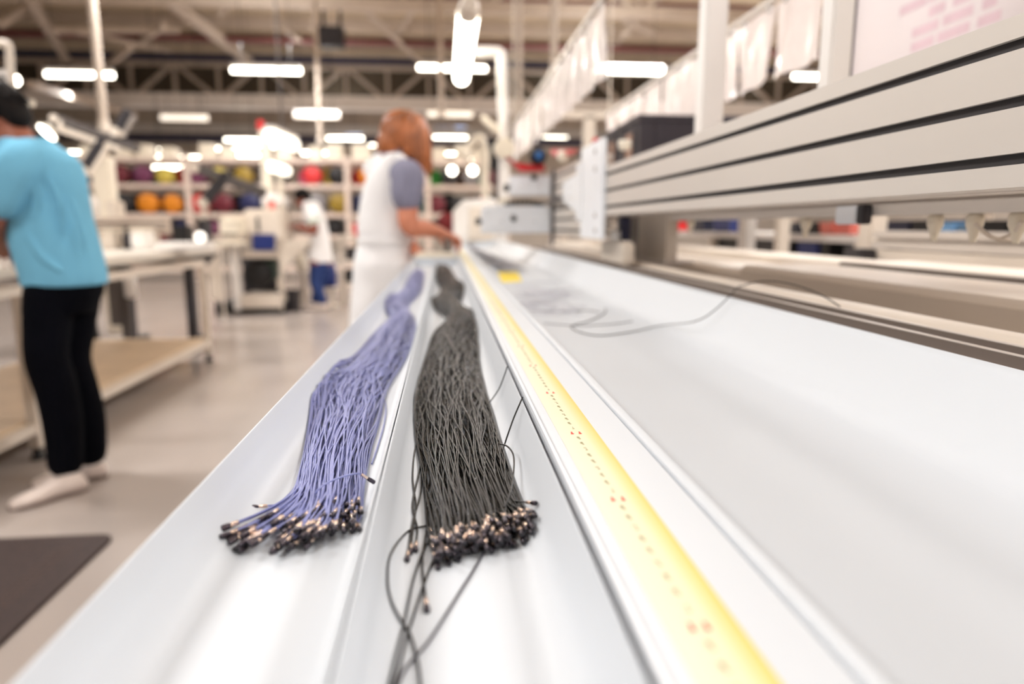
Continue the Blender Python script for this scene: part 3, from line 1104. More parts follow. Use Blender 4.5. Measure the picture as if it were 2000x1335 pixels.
# ---- the pale heap of wires on the tray beyond
rs = random.Random(5)
for k in range(30):
    x0, y0 = rs.uniform(1000, 1030), rs.uniform(553, 610)
    pts = []
    x, y = x0, y0
    dx = rs.uniform(14, 26)
    for i in range(6):
        pts.append(AZ(x, y, ZT + .001 + rs.uniform(0, .006) * (1 if 0 < i < 5 else .2)))
        x += dx + rs.uniform(-8, 8)
        y += rs.uniform(-7, 9) * .9
        y = min(636, max(549, y))
    if pts[-1].x > .335: pts = [p for p in pts if p.x < .335]
    if len(pts) < 3: continue
    make_wire('pale_wire', spline(pts, 26), .0006, M_WPALE, 'thin pale wire strewn in the loose heap on the white tray', 'pale wires strewn on the tray', sides=5)

# ---- dark grey bundle far along the tray
for k in range(64):
    u = rs.uniform(-1, 1)
    pts = []
    for i, (px, py, hw) in enumerate(((996, 524, 30), (975, 512, 25), (955, 501, 20), (938, 492, 14), (926, 484, 9), (918, 478, 6))):
        pts.append(AZ(px + u * hw + rs.uniform(-3, 3) * hw / 20, py + rs.uniform(-1.2, 1.2) + u * 2.2, ZT + .002 + rs.uniform(0, .028) * (1 - u * u * .7)))
    make_wire('grey_wire', spline(pts, 22), .0009, M_WGREY if k % 3 else M_WPALE, 'grey wire of the dark bundle lying far along the tray' if k % 3 else 'pale wire mixed into the dark bundle far along the tray', 'wires of the dark bundle far along the tray', sides=5)
# ------------------------------------------------------ rear spool racks
YR = 15.0
PXM = YR / F_PX


def rx(px): return AY(px, 400, YR).x
def rz(py): return AY(700, py, YR).z


LEV = [rz(459), rz(417), rz(361), rz(311)]
POSTS = [60, 215, 370, 525, 680, 836, 990]
M_RACK = mat('rack_paint', (226, 208, 196), .5, 0, .04, 3)
for i in range(len(POSTS) - 1):
    xa, xb = rx(POSTS[i]), rx(POSTS[i + 1])
    names = ['bay of the spool rack behind the standing man in blue', 'rack bay left of the articulated arms, holding green and red spools', 'rack bay behind the grey articulated arm', 'rack bay behind the bending worker in white',
             'rack bay right behind the woman in the white smock', 'rack bay right of the woman, holding bright green spools']
    t = thing('spool_rack', names[i], 'rack', (xa, YR, 0))
    for dy in (0, .75):
        for x in ([xa] if i else [xa]) + ([xb] if i == len(POSTS) - 2 else []):
            obj('upright', MB().box(x - .055, x + .055, YR + dy - .05, YR + dy + .05, 0, LEV[3] + .06), M_RACK, t)
    for k, z in enumerate([.25] + LEV):
        obj('shelf', MB().box(xa + .056, xb - .056, YR - .05, YR + .8, z - .085, z, bev=.01), M_RACK, t)
SPC = {'plum': (112, 52, 86), 'maroon': (104, 30, 44), 'red': (206, 52, 54), 'pink': (232, 112, 150), 'green': (52, 158, 62), 'navy': (34, 38, 82), 'black': (26, 24, 28),
       'grey': (128, 124, 126), 'orange': (226, 138, 26), 'olive': (150, 124, 42), 'white': (232, 224, 216), 'brown': (112, 70, 48), 'teal': (24, 92, 96), 'yellow': (206, 186, 84), 'slate': (84, 92, 122)}
M_SP = {k: mat(k + '_wound_wire', v, .5, 0, .12, 9) for k, v in SPC.items()}
M_FL = mat('spool_flange', (70, 62, 60), .5, 0, .1, 6)


def spool_meshes(c):
    m = MB().lathe([(.1, -.10), (.165, -.10), (.168, 0), (.165, .10), (.1, .10)], (0, 0, 0), (0, 1, 0), 20)
    w = m.mesh('winding', [M_SP[c]])
    f = MB().lathe([(.03, -.012), (.185, -.012), (.19, 0), (.185, .012), (.03, .012)], (0, 0, 0), (0, 1, 0), 20)
    return w, f.mesh('flange', [M_SP[c]])


SPM = {}


def spool(c, px, lev, s, label, group, dy=.28):
    if c not in SPM: SPM[c] = spool_meshes(c)
    w, f = SPM[c]
    x = rx(px)
    t = thing('wire_spool', label, 'spool', (x, YR + dy, LEV[lev] + .19 * s), group)
    t.scale = (s, s, s)
    for nm, me, y in (('winding', w, 0), ('flange', f, -.112), ('flange', f, .112)):
        o = bpy.data.objects.new(nm, me)
        COL.objects.link(o)
        o.parent = t
        o.location = (0, y, 0)


TIER = {2: 'upper', 1: 'middle', 0: 'lower', 3: 'top'}
rows = {2: [(168, 'navy'), (192, 'olive'), (236, 'maroon'), (258, 'plum'), (282, 'plum'), (303, 'green'), (324, 'yellow'), (349, 'red'), (386, 'plum'), (406, 'plum'), (430, 'yellow'), (455, 'black'), (478, 'olive'), (500, 'grey'),
            (545, 'black'), (594, 'pink'), (612, 'red'), (640, 'yellow'), (660, 'black'), (700, 'red'), (722, 'orange'), (852, 'green'), (880, 'black'), (900, 'brown'), (922, 'grey'), (948, 'green'), (970, 'maroon')],
        1: [(165, 'white'), (190, 'white'), (240, 'black'), (262, 'maroon'), (287, 'orange'), (308, 'slate'), (335, 'orange'), (356, 'black'), (390, 'red'), (412, 'grey'), (434, 'maroon'), (456, 'black'), (488, 'navy'), (505, 'brown'),
            (545, 'grey'), (595, 'grey'), (616, 'grey'), (640, 'white'), (662, 'olive'), (692, 'slate'), (715, 'navy'), (826, 'teal'), (852, 'maroon'), (876, 'black'), (900, 'black'), (922, 'brown'), (946, 'black'), (970, 'grey')],
        0: [(165, 'grey'), (190, 'brown'), (240, 'white'), (330, 'black'), (352, 'navy'), (386, 'maroon'), (408, 'plum'), (432, 'grey'), (455, 'white'), (545, 'grey'), (600, 'grey'), (625, 'black'), (650, 'black'), (664, 'grey'), (700, 'white'), (722, 'green'),
            (855, 'black'), (878, 'red'), (902, 'black')]}
for lev, lst in rows.items():
    cnt = {}
    for px, c in lst:
        cnt[c] = cnt.get(c, 0) + 1
    for k, (px, c) in enumerate(lst):
        s = {2: 1.0, 1: 1.12, 0: .92}[lev] * rnd.uniform(.90, 1.06)
        spool(c, px, lev, s, f'{c} wire spool standing on the {TIER[lev]} tier of the rear rack', f'{c} spools on the {TIER[lev]} rack tier' if cnt[c] > 1 else None, dy=.14 + .34 * (k % 2))
# white cartons along the top of the racks
for k, px in enumerate((180, 245, 283, 330, 405, 445, 556, 618, 655, 707, 860, 905, 942)):
    w = rnd.uniform(.24, .4)
    h = rnd.uniform(.2, .34)
    c = V((rx(px), YR + .3, LEV[3]))
    single('carton', MB().box(c.x - w / 2, c.x + w / 2, c.y - .2, c.y + .2, c.z + .001, c.z + h, bev=.012), M_CREAM, 'pale carton standing on top of the rear spool rack', 'carton', 'cartons on top of the rear racks', at=c)
# two small round spotlights between the green spools
for px, lb in ((883, 'round glowing spotlight nearer the woman, on the rack'), (923, 'round glowing spotlight by the right green spool')):
    p = AY(px, 333, YR - .35)
    t = thing('spotlight', lb, 'light', p)
    obj('bulb', MB().ball(p, .085, seg=16), M_LAMP, t)
    obj('stem', MB().cyl(p + V((0, .05, -.05)), (p.x, YR - .06, LEV[2] + .01), .02, 8), M_GREYP, t)
# cool skylight panels far back
for px, y, w, lb in ((690, 257, 24, 'bluish skylight panel left of the woman'), (865, 257, 22, 'bluish skylight panel right of the woman, left of a pair'), (899, 256, 18, 'bluish skylight panel right of the woman, right of a pair')):
    p = AY(px, y, 29)
    ww = w * 29 / F_PX / 1.6
    t = thing('skylight', lb, 'skylight', p)
    obj('pane', MB().box(p.x - ww, p.x + ww, p.y - .05, p.y, p.z - .16, p.z + .16, bev=.04), mat('sky_pane', (190, 212, 250), .4, 0, 0, emit=(190, 214, 255), estr=1.6), t)
    obj('frame', MB().box(p.x - ww - .05, p.x + ww + .05, p.y + .005, p.y + .06, p.z - .22, p.z + .22), M_WHITE, t)
    obj('hanger', MB().cyl((p.x, p.y + .03, p.z + .2), (p.x, p.y + .03, ZC - .05), .02, 6), M_GREYP, t)
# ------------------------------------------------ workbench on the left
fa, fb = AZ(75, 885, 0), AZ(418, 693, 0)
XE = -1.99
YA, YBk = 3.40, 5.86
XW = -2.95
b = thing('workbench', 'long workbench on a white tube frame with a low shelf, beside the man in blue', 'workbench', (XE, YA, 0))
for x in (XE, XW):
    for y in (YA, YBk):
        lg = obj('leg', MB().box(x - .024, x + .024, y - .024, y + .024, .06, .80), M_BEIGE, b)
        obj('foot', MB().lathe([(.022, .062), (.022, .02), (.034, .014), (.034, 0), (0, 0)], (x, y, 0), (0, 0, 1), 14), M_BLACK, lg, label='black levelling foot')
for x in (XE, XW):
    obj('top_rail', MB().box(x - .022, x + .022, YA - .3, YBk + .02, .80, .845), M_BEIGE, b)
    obj('low_rail', MB().box(x - .022, x + .022, YA + .025, YBk - .025, .135, .18), M_BEIGE, b)
for y in (YA, YBk):
    obj('cross_rail', MB().box(XW + .023, XE - .023, y - .022, y + .022, .80, .845), M_BEIGE, b)
    obj('cross_rail', MB().box(XW + .023, XE - .023, y - .022, y + .022, .135, .18), M_BEIGE, b)
obj('low_shelf', MB().box(XW + .02, XE - .02, YA - .02, YBk - .02, .181, .20), M_WOODLT, b)
for y in (2.9, 3.8, 4.6, 5.4):
    obj('spacer', MB().box(XE - .3, XE - .05, y - .05, y + .05, .846, .884), M_DKGREY, b)
obj('table_top', MB().box(XW - .05, XE + .035, 2.1, 6.15, .885, .94, bev=.012), mat('bench_laminate', (216, 209, 198), .35, 0, .03, 2), b)
obj('rear_rim', MB().box(XW - .05, XW - .02, 2.1, 6.15, .941, 1.0), M_GREYP, b)
# near wing of the bench at the photo edge
obj('front_skirt', MB().box(XE - .02, XE + .034, 2.1, 3.1, .835, .884), M_GREYP, b)
for y in (2.15,):
    for x in (XE, XW):
        lg = obj('leg', MB().box(x - .024, x + .024, y - .024, y + .024, .06, .884), M_BEIGE, b)
        obj('foot', MB().lathe([(.022, .062), (.022, .02), (.034, .014), (.034, 0), (0, 0)], (x, y, 0), (0, 0, 1), 14), M_BLACK, lg, label='black levelling foot')
obj('low_rail', MB().box(XE - .022, XE + .022, 2.175, YA - .025, .135, .18), M_BEIGE, b)
obj('low_shelf', MB().box(XW + .02, XE - .02, 2.175, YA - .03, .181, .20), M_WOODLT, b)

# grey lift table behind it, on two dark columns
t = thing('lift_table', 'grey lift table on dark T-shaped columns behind the workbench', 'table', (-2.9, 7.0, 0))
for px, wd in ((375, .075), (252, .085)):
    p = AZ(px, 662, 0)
    x, y = p.x, 6.9
    x = AY(px, 600, y).x
    lg = obj('column', MB().box(x - wd / 2, x + wd / 2, y - .05, y + .05, .03, .78), M_DKGREY, t)
    obj('column_head', MB().prism([(x - .16, .86), (x - .13, .74), (x + .16, .74), (x + .26, .86)], y - .06, y + .06), M_DKGREY, lg)
    obj('foot_bar', MB().box(x - .05, x + .05, y - .32, y + .32, 0, .035, bev=.01), M_DKGREY, lg)
obj('table_top', MB().box(-3.9, -2.25, 6.5, 7.3, .86, .91, bev=.01), M_BEIGE, t)
# tools hanging under / behind
pz = AY(205, 600, 6.6)
t = thing('tool_stand', 'small dark stand with a red grip between the table columns', 'stand', (pz.x, 6.4, 0))
obj('pole', MB().tube([(pz.x, 6.4, .02), (pz.x - .02, 6.4, .5), (pz.x, 6.4, .62)], [.03, .02, .03], 10), M_BLACK, t)
obj('base', MB().lathe([(.12, 0), (.12, .02), (.03, .03), (0, .03)], (pz.x, 6.4, 0), (0, 0, 1), 18), M_GREYP, t)
obj('red_grip', MB().ball((pz.x, 6.4, .65), (.035, .035, .05)), M_RED, t)
pz = AY(236, 560, 6.3)
t = thing('air_unit', 'grey service unit with a white cylinder under the bench', 'unit', (pz.x, 6.35, 0))
obj('body', MB().box(pz.x - .12, pz.x - .01, 6.3, 6.4, .25, .66, bev=.01), M_GREYP, t)
obj('cylinder', MB().lathe([(0, .48), (.05, .5), (.05, .68), (0, .7)], (pz.x + .06, 6.35, 0), (0, 0, 1), 14), M_WHITE, t)
obj('stand', MB().box(pz.x - .13, pz.x + .11, 6.28, 6.42, 0.0, .035), M_GREYP, t)
obj('post', MB().box(pz.x - .04, pz.x + .04, 6.33, 6.37, .03, .5), M_GREYP, t)

# slotted rail on stands over the bench
za, zb = AY(250, 425, 6.0).z, AY(250, 457, 6.0).z
t = thing('bench_rail', 'greyish slotted rail standing over the workbench behind the man', 'rail', (-2.6, 6, .94))
xl, xr = AY(120, 440, 6.0).x, AY(330, 440, 6.0).x
mb = MB().box(xl, xr, 5.97, 6.05, zb, za, bev=.006)
obj('rail_body', mb, mat('dull_beige_rail', (196, 180, 166), .5, 0, .04, 4), t)
for k in (.33, .66):
    obj('groove', MB().box(xl + .01, xr - .01, 5.965, 5.969, zb + (za - zb) * k - .005, zb + (za - zb) * k + .005), M_DKGREY, t)
for px in (185, 300):
    x = AY(px, 460, 6.0).x
    obj('stand', MB().box(x - .03, x + .03, 5.98, 6.04, .94, zb), M_BEIGE, t)


def bx(nm, px0, px1, py0, py1, Y, dep, m, label, cat, group=None, bev=.015, extra=None, z0=None):
    a, c = AY(px0, py0, Y), AY(px1, py1, Y)
    zlo = c.z if z0 is None else z0
    t = thing(nm, label, cat, ((a.x + c.x) / 2, Y, zlo), group)
    obj(nm + '_body', MB().box(a.x, c.x, Y, Y + dep, zlo, a.z, bev=bev), m, t)
    return t, a, c


# things on the bench
t, a, c = bx('white_box', 252, 284, 451, 478, 5.6, .2, M_WHITE, 'tall white box on the workbench, right of the dark bottle', 'box', z0=.9401)
obj('lid', MB().box(a.x - .005, c.x + .005, 5.595, 5.805, a.z, a.z + .02, bev=.005), M_CREAM, t)
t, a, c = bx('white_box', 195, 222, 452, 478, 5.6, .2, M_BEIGE, 'beige box on the workbench, left of the dark bottle', 'box', z0=.9401)
obj('lid', MB().box(a.x - .005, c.x + .005, 5.595, 5.805, a.z, a.z + .02, bev=.005), M_CREAM, t)
p = AY(243, 470, 5.6)
t = thing('dark_bottle', 'small dark bottle between the two boxes on the workbench', 'bottle', (p.x, 5.65, .94))
obj('bottle_body', MB().lathe([(0, 0), (.035, .0), (.036, .1), (.014, .13), (.014, .15)], (p.x, 5.65, .9401), (0, 0, 1), 14), M_DKGREY, t)
obj('cap', MB().cyl((p.x, 5.65, 1.09), (p.x, 5.65, 1.115), .02, 12), M_BLACK, t)
p = AY(391, 463, 5.7)
t = thing('globe_highlight', 'small white globe with its highlight put in as glow, at the far end of the workbench', 'globe', (p.x, 5.7, .94))
obj('ball', MB().ball((p.x, 5.7, p.z), .042, seg=16), mat('highlight_glow', (255, 250, 244), .1, 0, 0, emit=(255, 248, 238), estr=1.5), t)  # bright highlight put in as a glowing ball, no lamp
obj('holder', MB().cyl((p.x, 5.7, .9401), (p.x, 5.7, p.z - .03), .02, 10), M_GREYP, t)
t, a, c = bx('white_strip', 300, 400, 473, 482, 5.2, .25, M_WHITE, 'flat white strip lying on the far half of the workbench', 'strip', z0=.9401)
for px0, px1, py0, py1, m, lb in ((300, 325, 448, 466, M_PIPE, 'low maroon tray on the table behind the workbench'), (335, 365, 440, 462, M_BLACK, 'dark device on the table behind the workbench'),
                                  (385, 402, 428, 452, M_DKGREY, 'dark grey device left of the cream monitor'), (160, 178, 385, 425, M_WHITE, 'white canister behind the man in blue'), (205, 228, 392, 426, M_BEIGE, 'beige canister right of the white one')):
    bx('device', px0, px1, py0, py1, 6.8, .2, m, lb, 'device', z0=.9105)
# white steel post
p = AY(216, 470, 7.6)
single('steel_post', MB().box(p.x - .085, p.x + .085, 7.52, 7.68, 0, AY(216, 306, 7.6).z, bev=.01), M_CREAM, 'thick white steel post rising behind the workbench', 'post', at=(p.x, 7.6, 0))

# articulated arms
def arm(nm, label, Y, bars, lamp=None, base=None):
    p0 = AY(bars[0][0][0], bars[0][0][1], Y)
    t = thing(nm, label, 'arm', p0)
    for (a, c, w, m) in bars:
        obj('arm_bar', MB().bar(AY(a[0], a[1], Y), AY(c[0], c[1], Y), w, w * 1.3, bev=w * .2), m, t)
        for q in (a,):
            k = AY(q[0], q[1], Y)
            obj('joint', MB().cyl(k + V((0, -w * .7, 0)), k + V((0, w * .7, 0)), w * .62, 14), M_BEIGE, t)
    if lamp:
        c, r = AY(lamp[0], lamp[1], Y), lamp[2]
        d = V(lamp[3])
        obj('lamp_head', MB().lathe([(0, -.05), (r * .5, -.04), (r, 0), (r * .98, .004), (r * .9, .002)], c, d, 18), M_CREAM, t)
        obj('lamp_glow', MB().lathe([(0, .0), (r * .88, .0), (r * .88, .006), (0, .006)], c, d, 18), M_LAMP, t)
    if base:
        for (a, c, w, m) in base:
            obj('post', MB().bar(AY(a[0], a[1], Y), AY(c[0], c[1], Y), w, bev=w * .2), m, t)
    return t


arm('articulated_arm', 'grey twin-bar articulated arm with lamp above the man in blue', 5.4,
    [((108, 232), (272, 292), .045, M_GREYP), ((122, 254), (238, 292), .035, M_BEIGE), ((165, 332), (206, 266), .055, M_DKGREY), ((176, 338), (216, 276), .03, M_BEIGE), ((228, 258), (252, 216), .055, M_DKGREY), ((240, 262), (263, 226), .03, M_ALUD)],
    lamp=(92, 258, .075, (-.5, -.5, -.7)), base=[((122, 232), (120, 256), .05, M_BEIGE), ((165, 332), (160, 484), .04, M_BEIGE)])
arm('articulated_arm', 'dark grey articulated arm reaching over the machine left of the bending worker', 7.8,
    [((382, 328), (520, 378), .085, M_GREYP), ((398, 396), (445, 338), .085, M_DKGREY)], base=[((398, 396), (398, 632), .05, M_BEIGE)])
M_LAMPNEAR = mat('arm_lamp_glow', (255, 250, 238), .4, 0, 0, emit=(255, 247, 230), estr=2.2)
a, c = AY(526, 264, 8.4), AY(575, 284, 9.4)
t = thing('slanted_tube', 'bright tube light running away slantwise right of the red beacon', 'light', (a + c) / 2)
obj('tube', MB().tube([a, c], .075, 12), M_LAMPNEAR, t)
obj('housing', MB().bar(a + V((0, 0, .09)), c + V((0, 0, .09)), .12, .04), M_WHITE, t)
obj('hanger', MB().cyl((a + c) / 2 + V((0, 0, .1)), ((a + c) / 2).xy.to_3d() + V((0, 0, ZC - .05)), .012, 6), M_GREYP, t)
a, c = AY(531, 325, 8.4), AY(560, 334, 8.8)
t = thing('short_tube', 'short oval glowing lamp right of the white mast', 'light', (a + c) / 2)
obj('tube', MB().tube([a, c], .06, 12), M_LAMPNEAR, t)
obj('bracket', MB().bar(AY(520, 322, 9.84), a, .03), M_BEIGE, t)

# frame with hanging sign at the left edge
t = thing('sign_frame', 'white tube frame holding a small white sign at the left edge', 'frame', AY(20, 215, 3.6))
obj('tube_bend', MB().tube(spline([AY(-60, 84, 3.6), AY(-5, 84, 3.6), AY(12, 86, 3.6), AY(18, 96, 3.6), AY(21, 150, 3.6), AY(29, 222, 3.6), AY(40, 420, 3.6), AY(43, 505, 3.6)], 30), .018, 10), M_BEIGE, t)
a, c = AY(-40, 135, 3.57), AY(19, 182, 3.57)
s = obj('sign_plate', MB().box(a.x, c.x, 3.565, 3.575, c.z, a.z, bev=.004), M_WHITE, t)
m = MB()
ctr = AY(4, 158, 3.563)
for kx in (-.030, .0):
    m.lathe([(.0085, -.0008), (.013, -.0008), (.013, .0008), (.0085, .0008), (.0085, -.0008)], (ctr.x + kx, 3.5642, ctr.z + .014), (0, 1, 0), 18)
    m.bar((ctr.x + kx + .012, 3.5642, ctr.z + .018), (ctr.x + kx + .004, 3.5642, ctr.z - .03), .004, .0016)
obj('sign_number', m, M_BLACK, s)
p = AY(31, 157, 3.7)
obj('lamp_bulb', MB().ball(p, (.02, .02, .025), seg=12), M_LAMP, t)
obj('lamp_shade', MB().bar(AY(32, 195, 3.6), AY(66, 202, 3.6), .028), M_CREAM, t)

# ------------------------------------------- machine left of the bending worker
Y = 9.0
def P(px, py, y=Y): return AY(px, py, y)
def pbox(m, px0, px1, py0, py1, y0, y1, bev=.01, z0=None):
    a, c = P(px0, py0, y0), P(px1, py1, y0)
    return m.box(a.x, c.x, y0, y1, c.z if z0 is None else z0, a.z, bev=bev)
t = thing('crimping_machine', 'tall white machine cabinet with a blue panel, left of the bending worker', 'machine', (P(490, 600).x, Y, 0))
obj('left_post', pbox(MB(), 448, 470, 470, 596, Y, Y + .12, z0=.05), M_WHITE, t)
obj('left_post', pbox(MB(), 437, 447, 470, 596, Y + .3, Y + .4, z0=.05), M_BEIGE, t)
obj('right_post', pbox(MB(), 541, 553, 470, 590, Y, Y + .1, z0=.05), M_BEIGE, t)
obj('upper_cabinet', pbox(MB(), 474, 556, 408, 472, Y, Y + .6, .03), M_BEIGE, t)
obj('cabinet_head', pbox(MB(), 508, 556, 376, 407, Y + .1, Y + .5, .05), M_WHITE, t)
obj('slit', pbox(MB(), 499, 507, 424, 452, Y - .01, Y + .0, .002), M_DKGREY, t)
obj('blue_panel', pbox(MB(), 491, 538, 457, 489, Y - .05, Y - .012, .01), M_BLUE, t, label='dark blue panel')
obj('red_note', pbox(MB(), 523, 536, 390, 411, Y + .08, Y + .099, .0), mat('coral_paper', (240, 120, 110), .6, 0, .05, 9), t)
obj('mid_shelf', pbox(MB(), 472, 541, 490, 503, Y - .02, Y + .6), M_BEIGE, t)
obj('back_panel', pbox(MB(), 472, 541, 504, 576, Y + .55, Y + .6, .0), M_DKGREY, t)
obj('bottom_rail', pbox(MB(), 470, 552, 576, 590, Y, Y + .6, z0=.08), M_BEIGE, t)
obj('plinth', pbox(MB(), 420, 556, 592, 600, Y + .02, Y + .7, .0, z0=0), M_BLACK, t)
obj('drum', MB().lathe([(0, 0), (.17, 0), (.18, .02), (.18, .2), (.17, .22), (0, .22)], P(503, 535, Y + .15), (0, 1, 0), 20), M_BLACK, t)
obj('green_box', pbox(MB(), 517, 538, 508, 545, Y + .2, Y + .45), mat('dark_green_box', (38, 62, 52), .5, 0, .1, 5), t)
obj('chute', MB().prism([(P(553, 480).x, P(553, 470).z), (P(600, 470).x, P(600, 466).z), (P(600, 478).x, P(600, 478).z), (P(556, 520).x, P(556, 520).z), (P(548, 545).x, P(548, 545).z), (P(545, 520).x, P(545, 510).z)], Y, Y + .14), M_BEIGE, t)
obj('tall_panel', pbox(MB(), 541, 556, 330, 470, Y + .15, Y + .25), M_CREAM, t)
t2 = thing('cream_monitor', 'cream box-shaped monitor on the machine table left of the crimping machine', 'monitor', P(450, 470, 8.7))
obj('monitor_case', pbox(MB(), 425, 474, 422, 462, 8.7, 9.0, .04), M_CREAM, t2)
obj('monitor_foot', pbox(MB(), 434, 468, 462, 472, 8.72, 8.95, .01), M_BEIGE, t2)
obj('vent_slot', pbox(MB(), 433, 464, 456, 459, 8.692, 8.699, .0), M_DKGREY, t2)
t2 = thing('side_table', 'pale side table under the cream monitor', 'table', (P(440, 470, 8.9).x, 8.9, 0))
obj('table_top', pbox(MB(), 395, 474, 472.5, 480, 8.6, 9.4 - .5), M_CREAM, t2)
for px in (400, 432):
    obj('leg', pbox(MB(), px - 3, px + 3, 480, 600, 8.62, 8.66, .0, z0=0), M_BEIGE, t2)
    obj('leg', pbox(MB(), px - 3, px + 3, 480, 600, 8.82, 8.86, .0, z0=0), M_BEIGE, t2)
obj('drawer_box', pbox(MB(), 405, 430, 500, 585, 8.68, 8.8, .01), M_BEIGE, t2)
# waste bin and white hopper
p = AZ(566, 606, 0)
t = thing('waste_bin', 'dark grey bin on the floor left of the bending worker', 'bin', p)
w0 = .13
obj('bin_body', MB().loft([[V((p.x + sx * w0 * k, p.y + sy * w0 * k, z)) for sx, sy in ((-1, -1), (1, -1), (1, 1), (-1, 1))] for z, k in ((0, .85), (.26, 1.0), (.26, .93), (.02, .8))], smooth=False), M_DKGREY, t)
obj('rim', MB().loft([[V((p.x + sx * w0 * k, p.y + sy * w0 * k, z)) for sx, sy in ((-1, -1), (1, -1), (1, 1), (-1, 1))] for z, k in ((.255, 1.06), (.275, 1.06), (.275, .95), (.255, .95))], smooth=False, caps=False), M_DKGREY, t)
p = AZ(594, 597, 0)
t = thing('wire_hopper', 'white hopper on a slim white stand in front of the bending worker', 'hopper', p)
obj('stand', MB().box(p.x - .03, p.x + .03, p.y - .03, p.y + .03, 0, .62), M_BEIGE, t)
q = AY(590, 516, p.y)
obj('hopper_body', MB().lathe([(.02, -.12), (.07, -.08), (.09, 0), (.07, .09), (.03, .16), (0, .17)], (p.x - .01, p.y, q.z), (0, 0, 1), 16), M_CREAM, t)
obj('stand_head', MB().box(p.x - .04, p.x + .04, p.y - .04, p.y + .04, q.z + .15, AY(590, 470, p.y).z, bev=.01), M_BEIGE, t)
# mast with a red beacon
p = AY(514, 400, 8.3)
t = thing('beacon_mast', 'white mast with a red beacon on top, behind the crimping machine', 'mast', (p.x, 9.9, 0))
p = AY(520, 300, 9.9)
obj('mast_post', MB().box(p.x - .07, p.x + .07, 9.85, 9.95, 0, AY(520, 254, 9.9).z, bev=.01), M_CREAM, t)
q = AY(513, 243, 9.9)
obj('beacon', MB().lathe([(.03, -.09), (.05, -.07), (.055, 0), (.04, .05), (0, .06)], (p.x - .05, 9.9, q.z), (0, 0, 1), 14), M_RED, t, label='red beacon')
obj('beacon_stem', MB().cyl((p.x - .05, 9.9, AY(520, 262, 9.9).z), (p.x - .05, 9.9, q.z - .08), .02, 8), M_WHITE, t)

# low white racks right of the bending worker
def stand(nm, label, x0, x1, y0, y1, hs, m):
    t = thing(nm, label, 'rack', (x0, y0, 0))
    for x in (x0, x1):
        for y in (y0, y1):
            obj('leg', MB().box(x - .025, x + .025, y - .025, y + .025, 0, hs[-1]), m, t)
    for h in hs:
        obj('shelf', MB().box(x0 + .026, x1 - .026, y0 - .02, y1 + .02, h - .04, h), m, t)
    return t
a, c = AZ(640, 590, 0), AZ(700, 574, 0)
stand('low_rack', 'low white rack with dark bins standing between the bending worker and the woman', -1.5, -1.02, 10.2, 11.6, (.3, .62, .98), M_BEIGE)
for (x, y, z, m, lb) in ((-1.38, 10.4, .3001, M_BLACK, 'black bin on the bottom shelf of the low rack'), (-1.14, 10.5, .3001, M_DKGREY, 'dark grey bin on the bottom shelf of the low rack'), (-1.38, 10.6, .6201, M_DKGREY, 'dark grey bin on the middle shelf of the low rack'), (-1.14, 10.4, .6201, M_BLACK, 'black bin on the middle shelf of the low rack'), (-1.26, 10.6, .9801, M_RED, 'dark red bin on the top of the low rack')):
    single('parts_bin', MB().loft([[V((x + sx * .1 * k, y + sy * .14 * k, z + h)) for sx, sy in ((-1, -1), (1, -1), (1, 1), (-1, 1))] for h, k in ((0, .88), (.18, 1), (.18, .93), (.02, .82))], smooth=False), m, lb, 'bin', at=(x, y, z))
p = AZ(652, 577, 0)
t = thing('blue_bag', 'blue bag standing just right of the bending worker', 'bag', (-1.62, 9.75, 0))
bq = AY(650, 528, 9.75)
obj('bag_body', MB().loft([[V((-1.6 + .085 * k * math.cos(a_), 9.75 + .06 * k * math.sin(a_), z)) for a_ in [i * math.pi / 6 for i in range(12)]] for z, k in ((.28, .9), (.3, 1.05), (.45, 1.1), (.58, .9), (.62, .6))]), M_BLUE, t)
obj('stool', MB().lathe([(0, 0), (.12, 0), (.1, .03), (.03, .05), (.03, .24), (.11, .26), (.11, .28), (0, .28)], (-1.6, 9.75, 0), (0, 0, 1), 16), M_BEIGE, t)
# ---------------------------------------------------- neighbouring line
t = thing('neighbour_bench', 'long beige neighbouring bench with grooved top behind the big rail', 'bench', (.62, 1, 0))
sec = [(.62, .93), (.62, 1.030), (.630, 1.040), (.800, 1.040), (.800, 1.012), (.845, 1.012), (.845, 1.046), (1.00, 1.046), (1.00, .93)]
obj('bench_body', MB().prism(sec, -.1, AX(1448, 500, .62).y), M_BEIGE, t)
obj('groove_shade', MB().box(.801, .844, -.1, AX(1448, 500, .62).y, 1.0121, 1.0135).box(.838, .8449, -.1, AX(1448, 500, .62).y, 1.0136, 1.0440), M_SHADEG, t)  # groove's shade put into dark strips on its floor and right wall
sec2 = [(.632, .93), (.632, 1.018), (.642, 1.028), (.80, 1.028), (.80, 1.01), (.845, 1.01), (.845, 1.042), (1.0, 1.042), (1.0, .93)]
obj('bench_body', MB().prism(sec2, AX(1448, 500, .62).y + .002, 4.2), M_BEIGE, t)
for x in (.68, .95):
    for y in (.1, 2.0, 4.0):
        obj('leg', MB().box(x - .025, x + .025, y - .025, y + .025, 0, .93), M_ALUD, t)

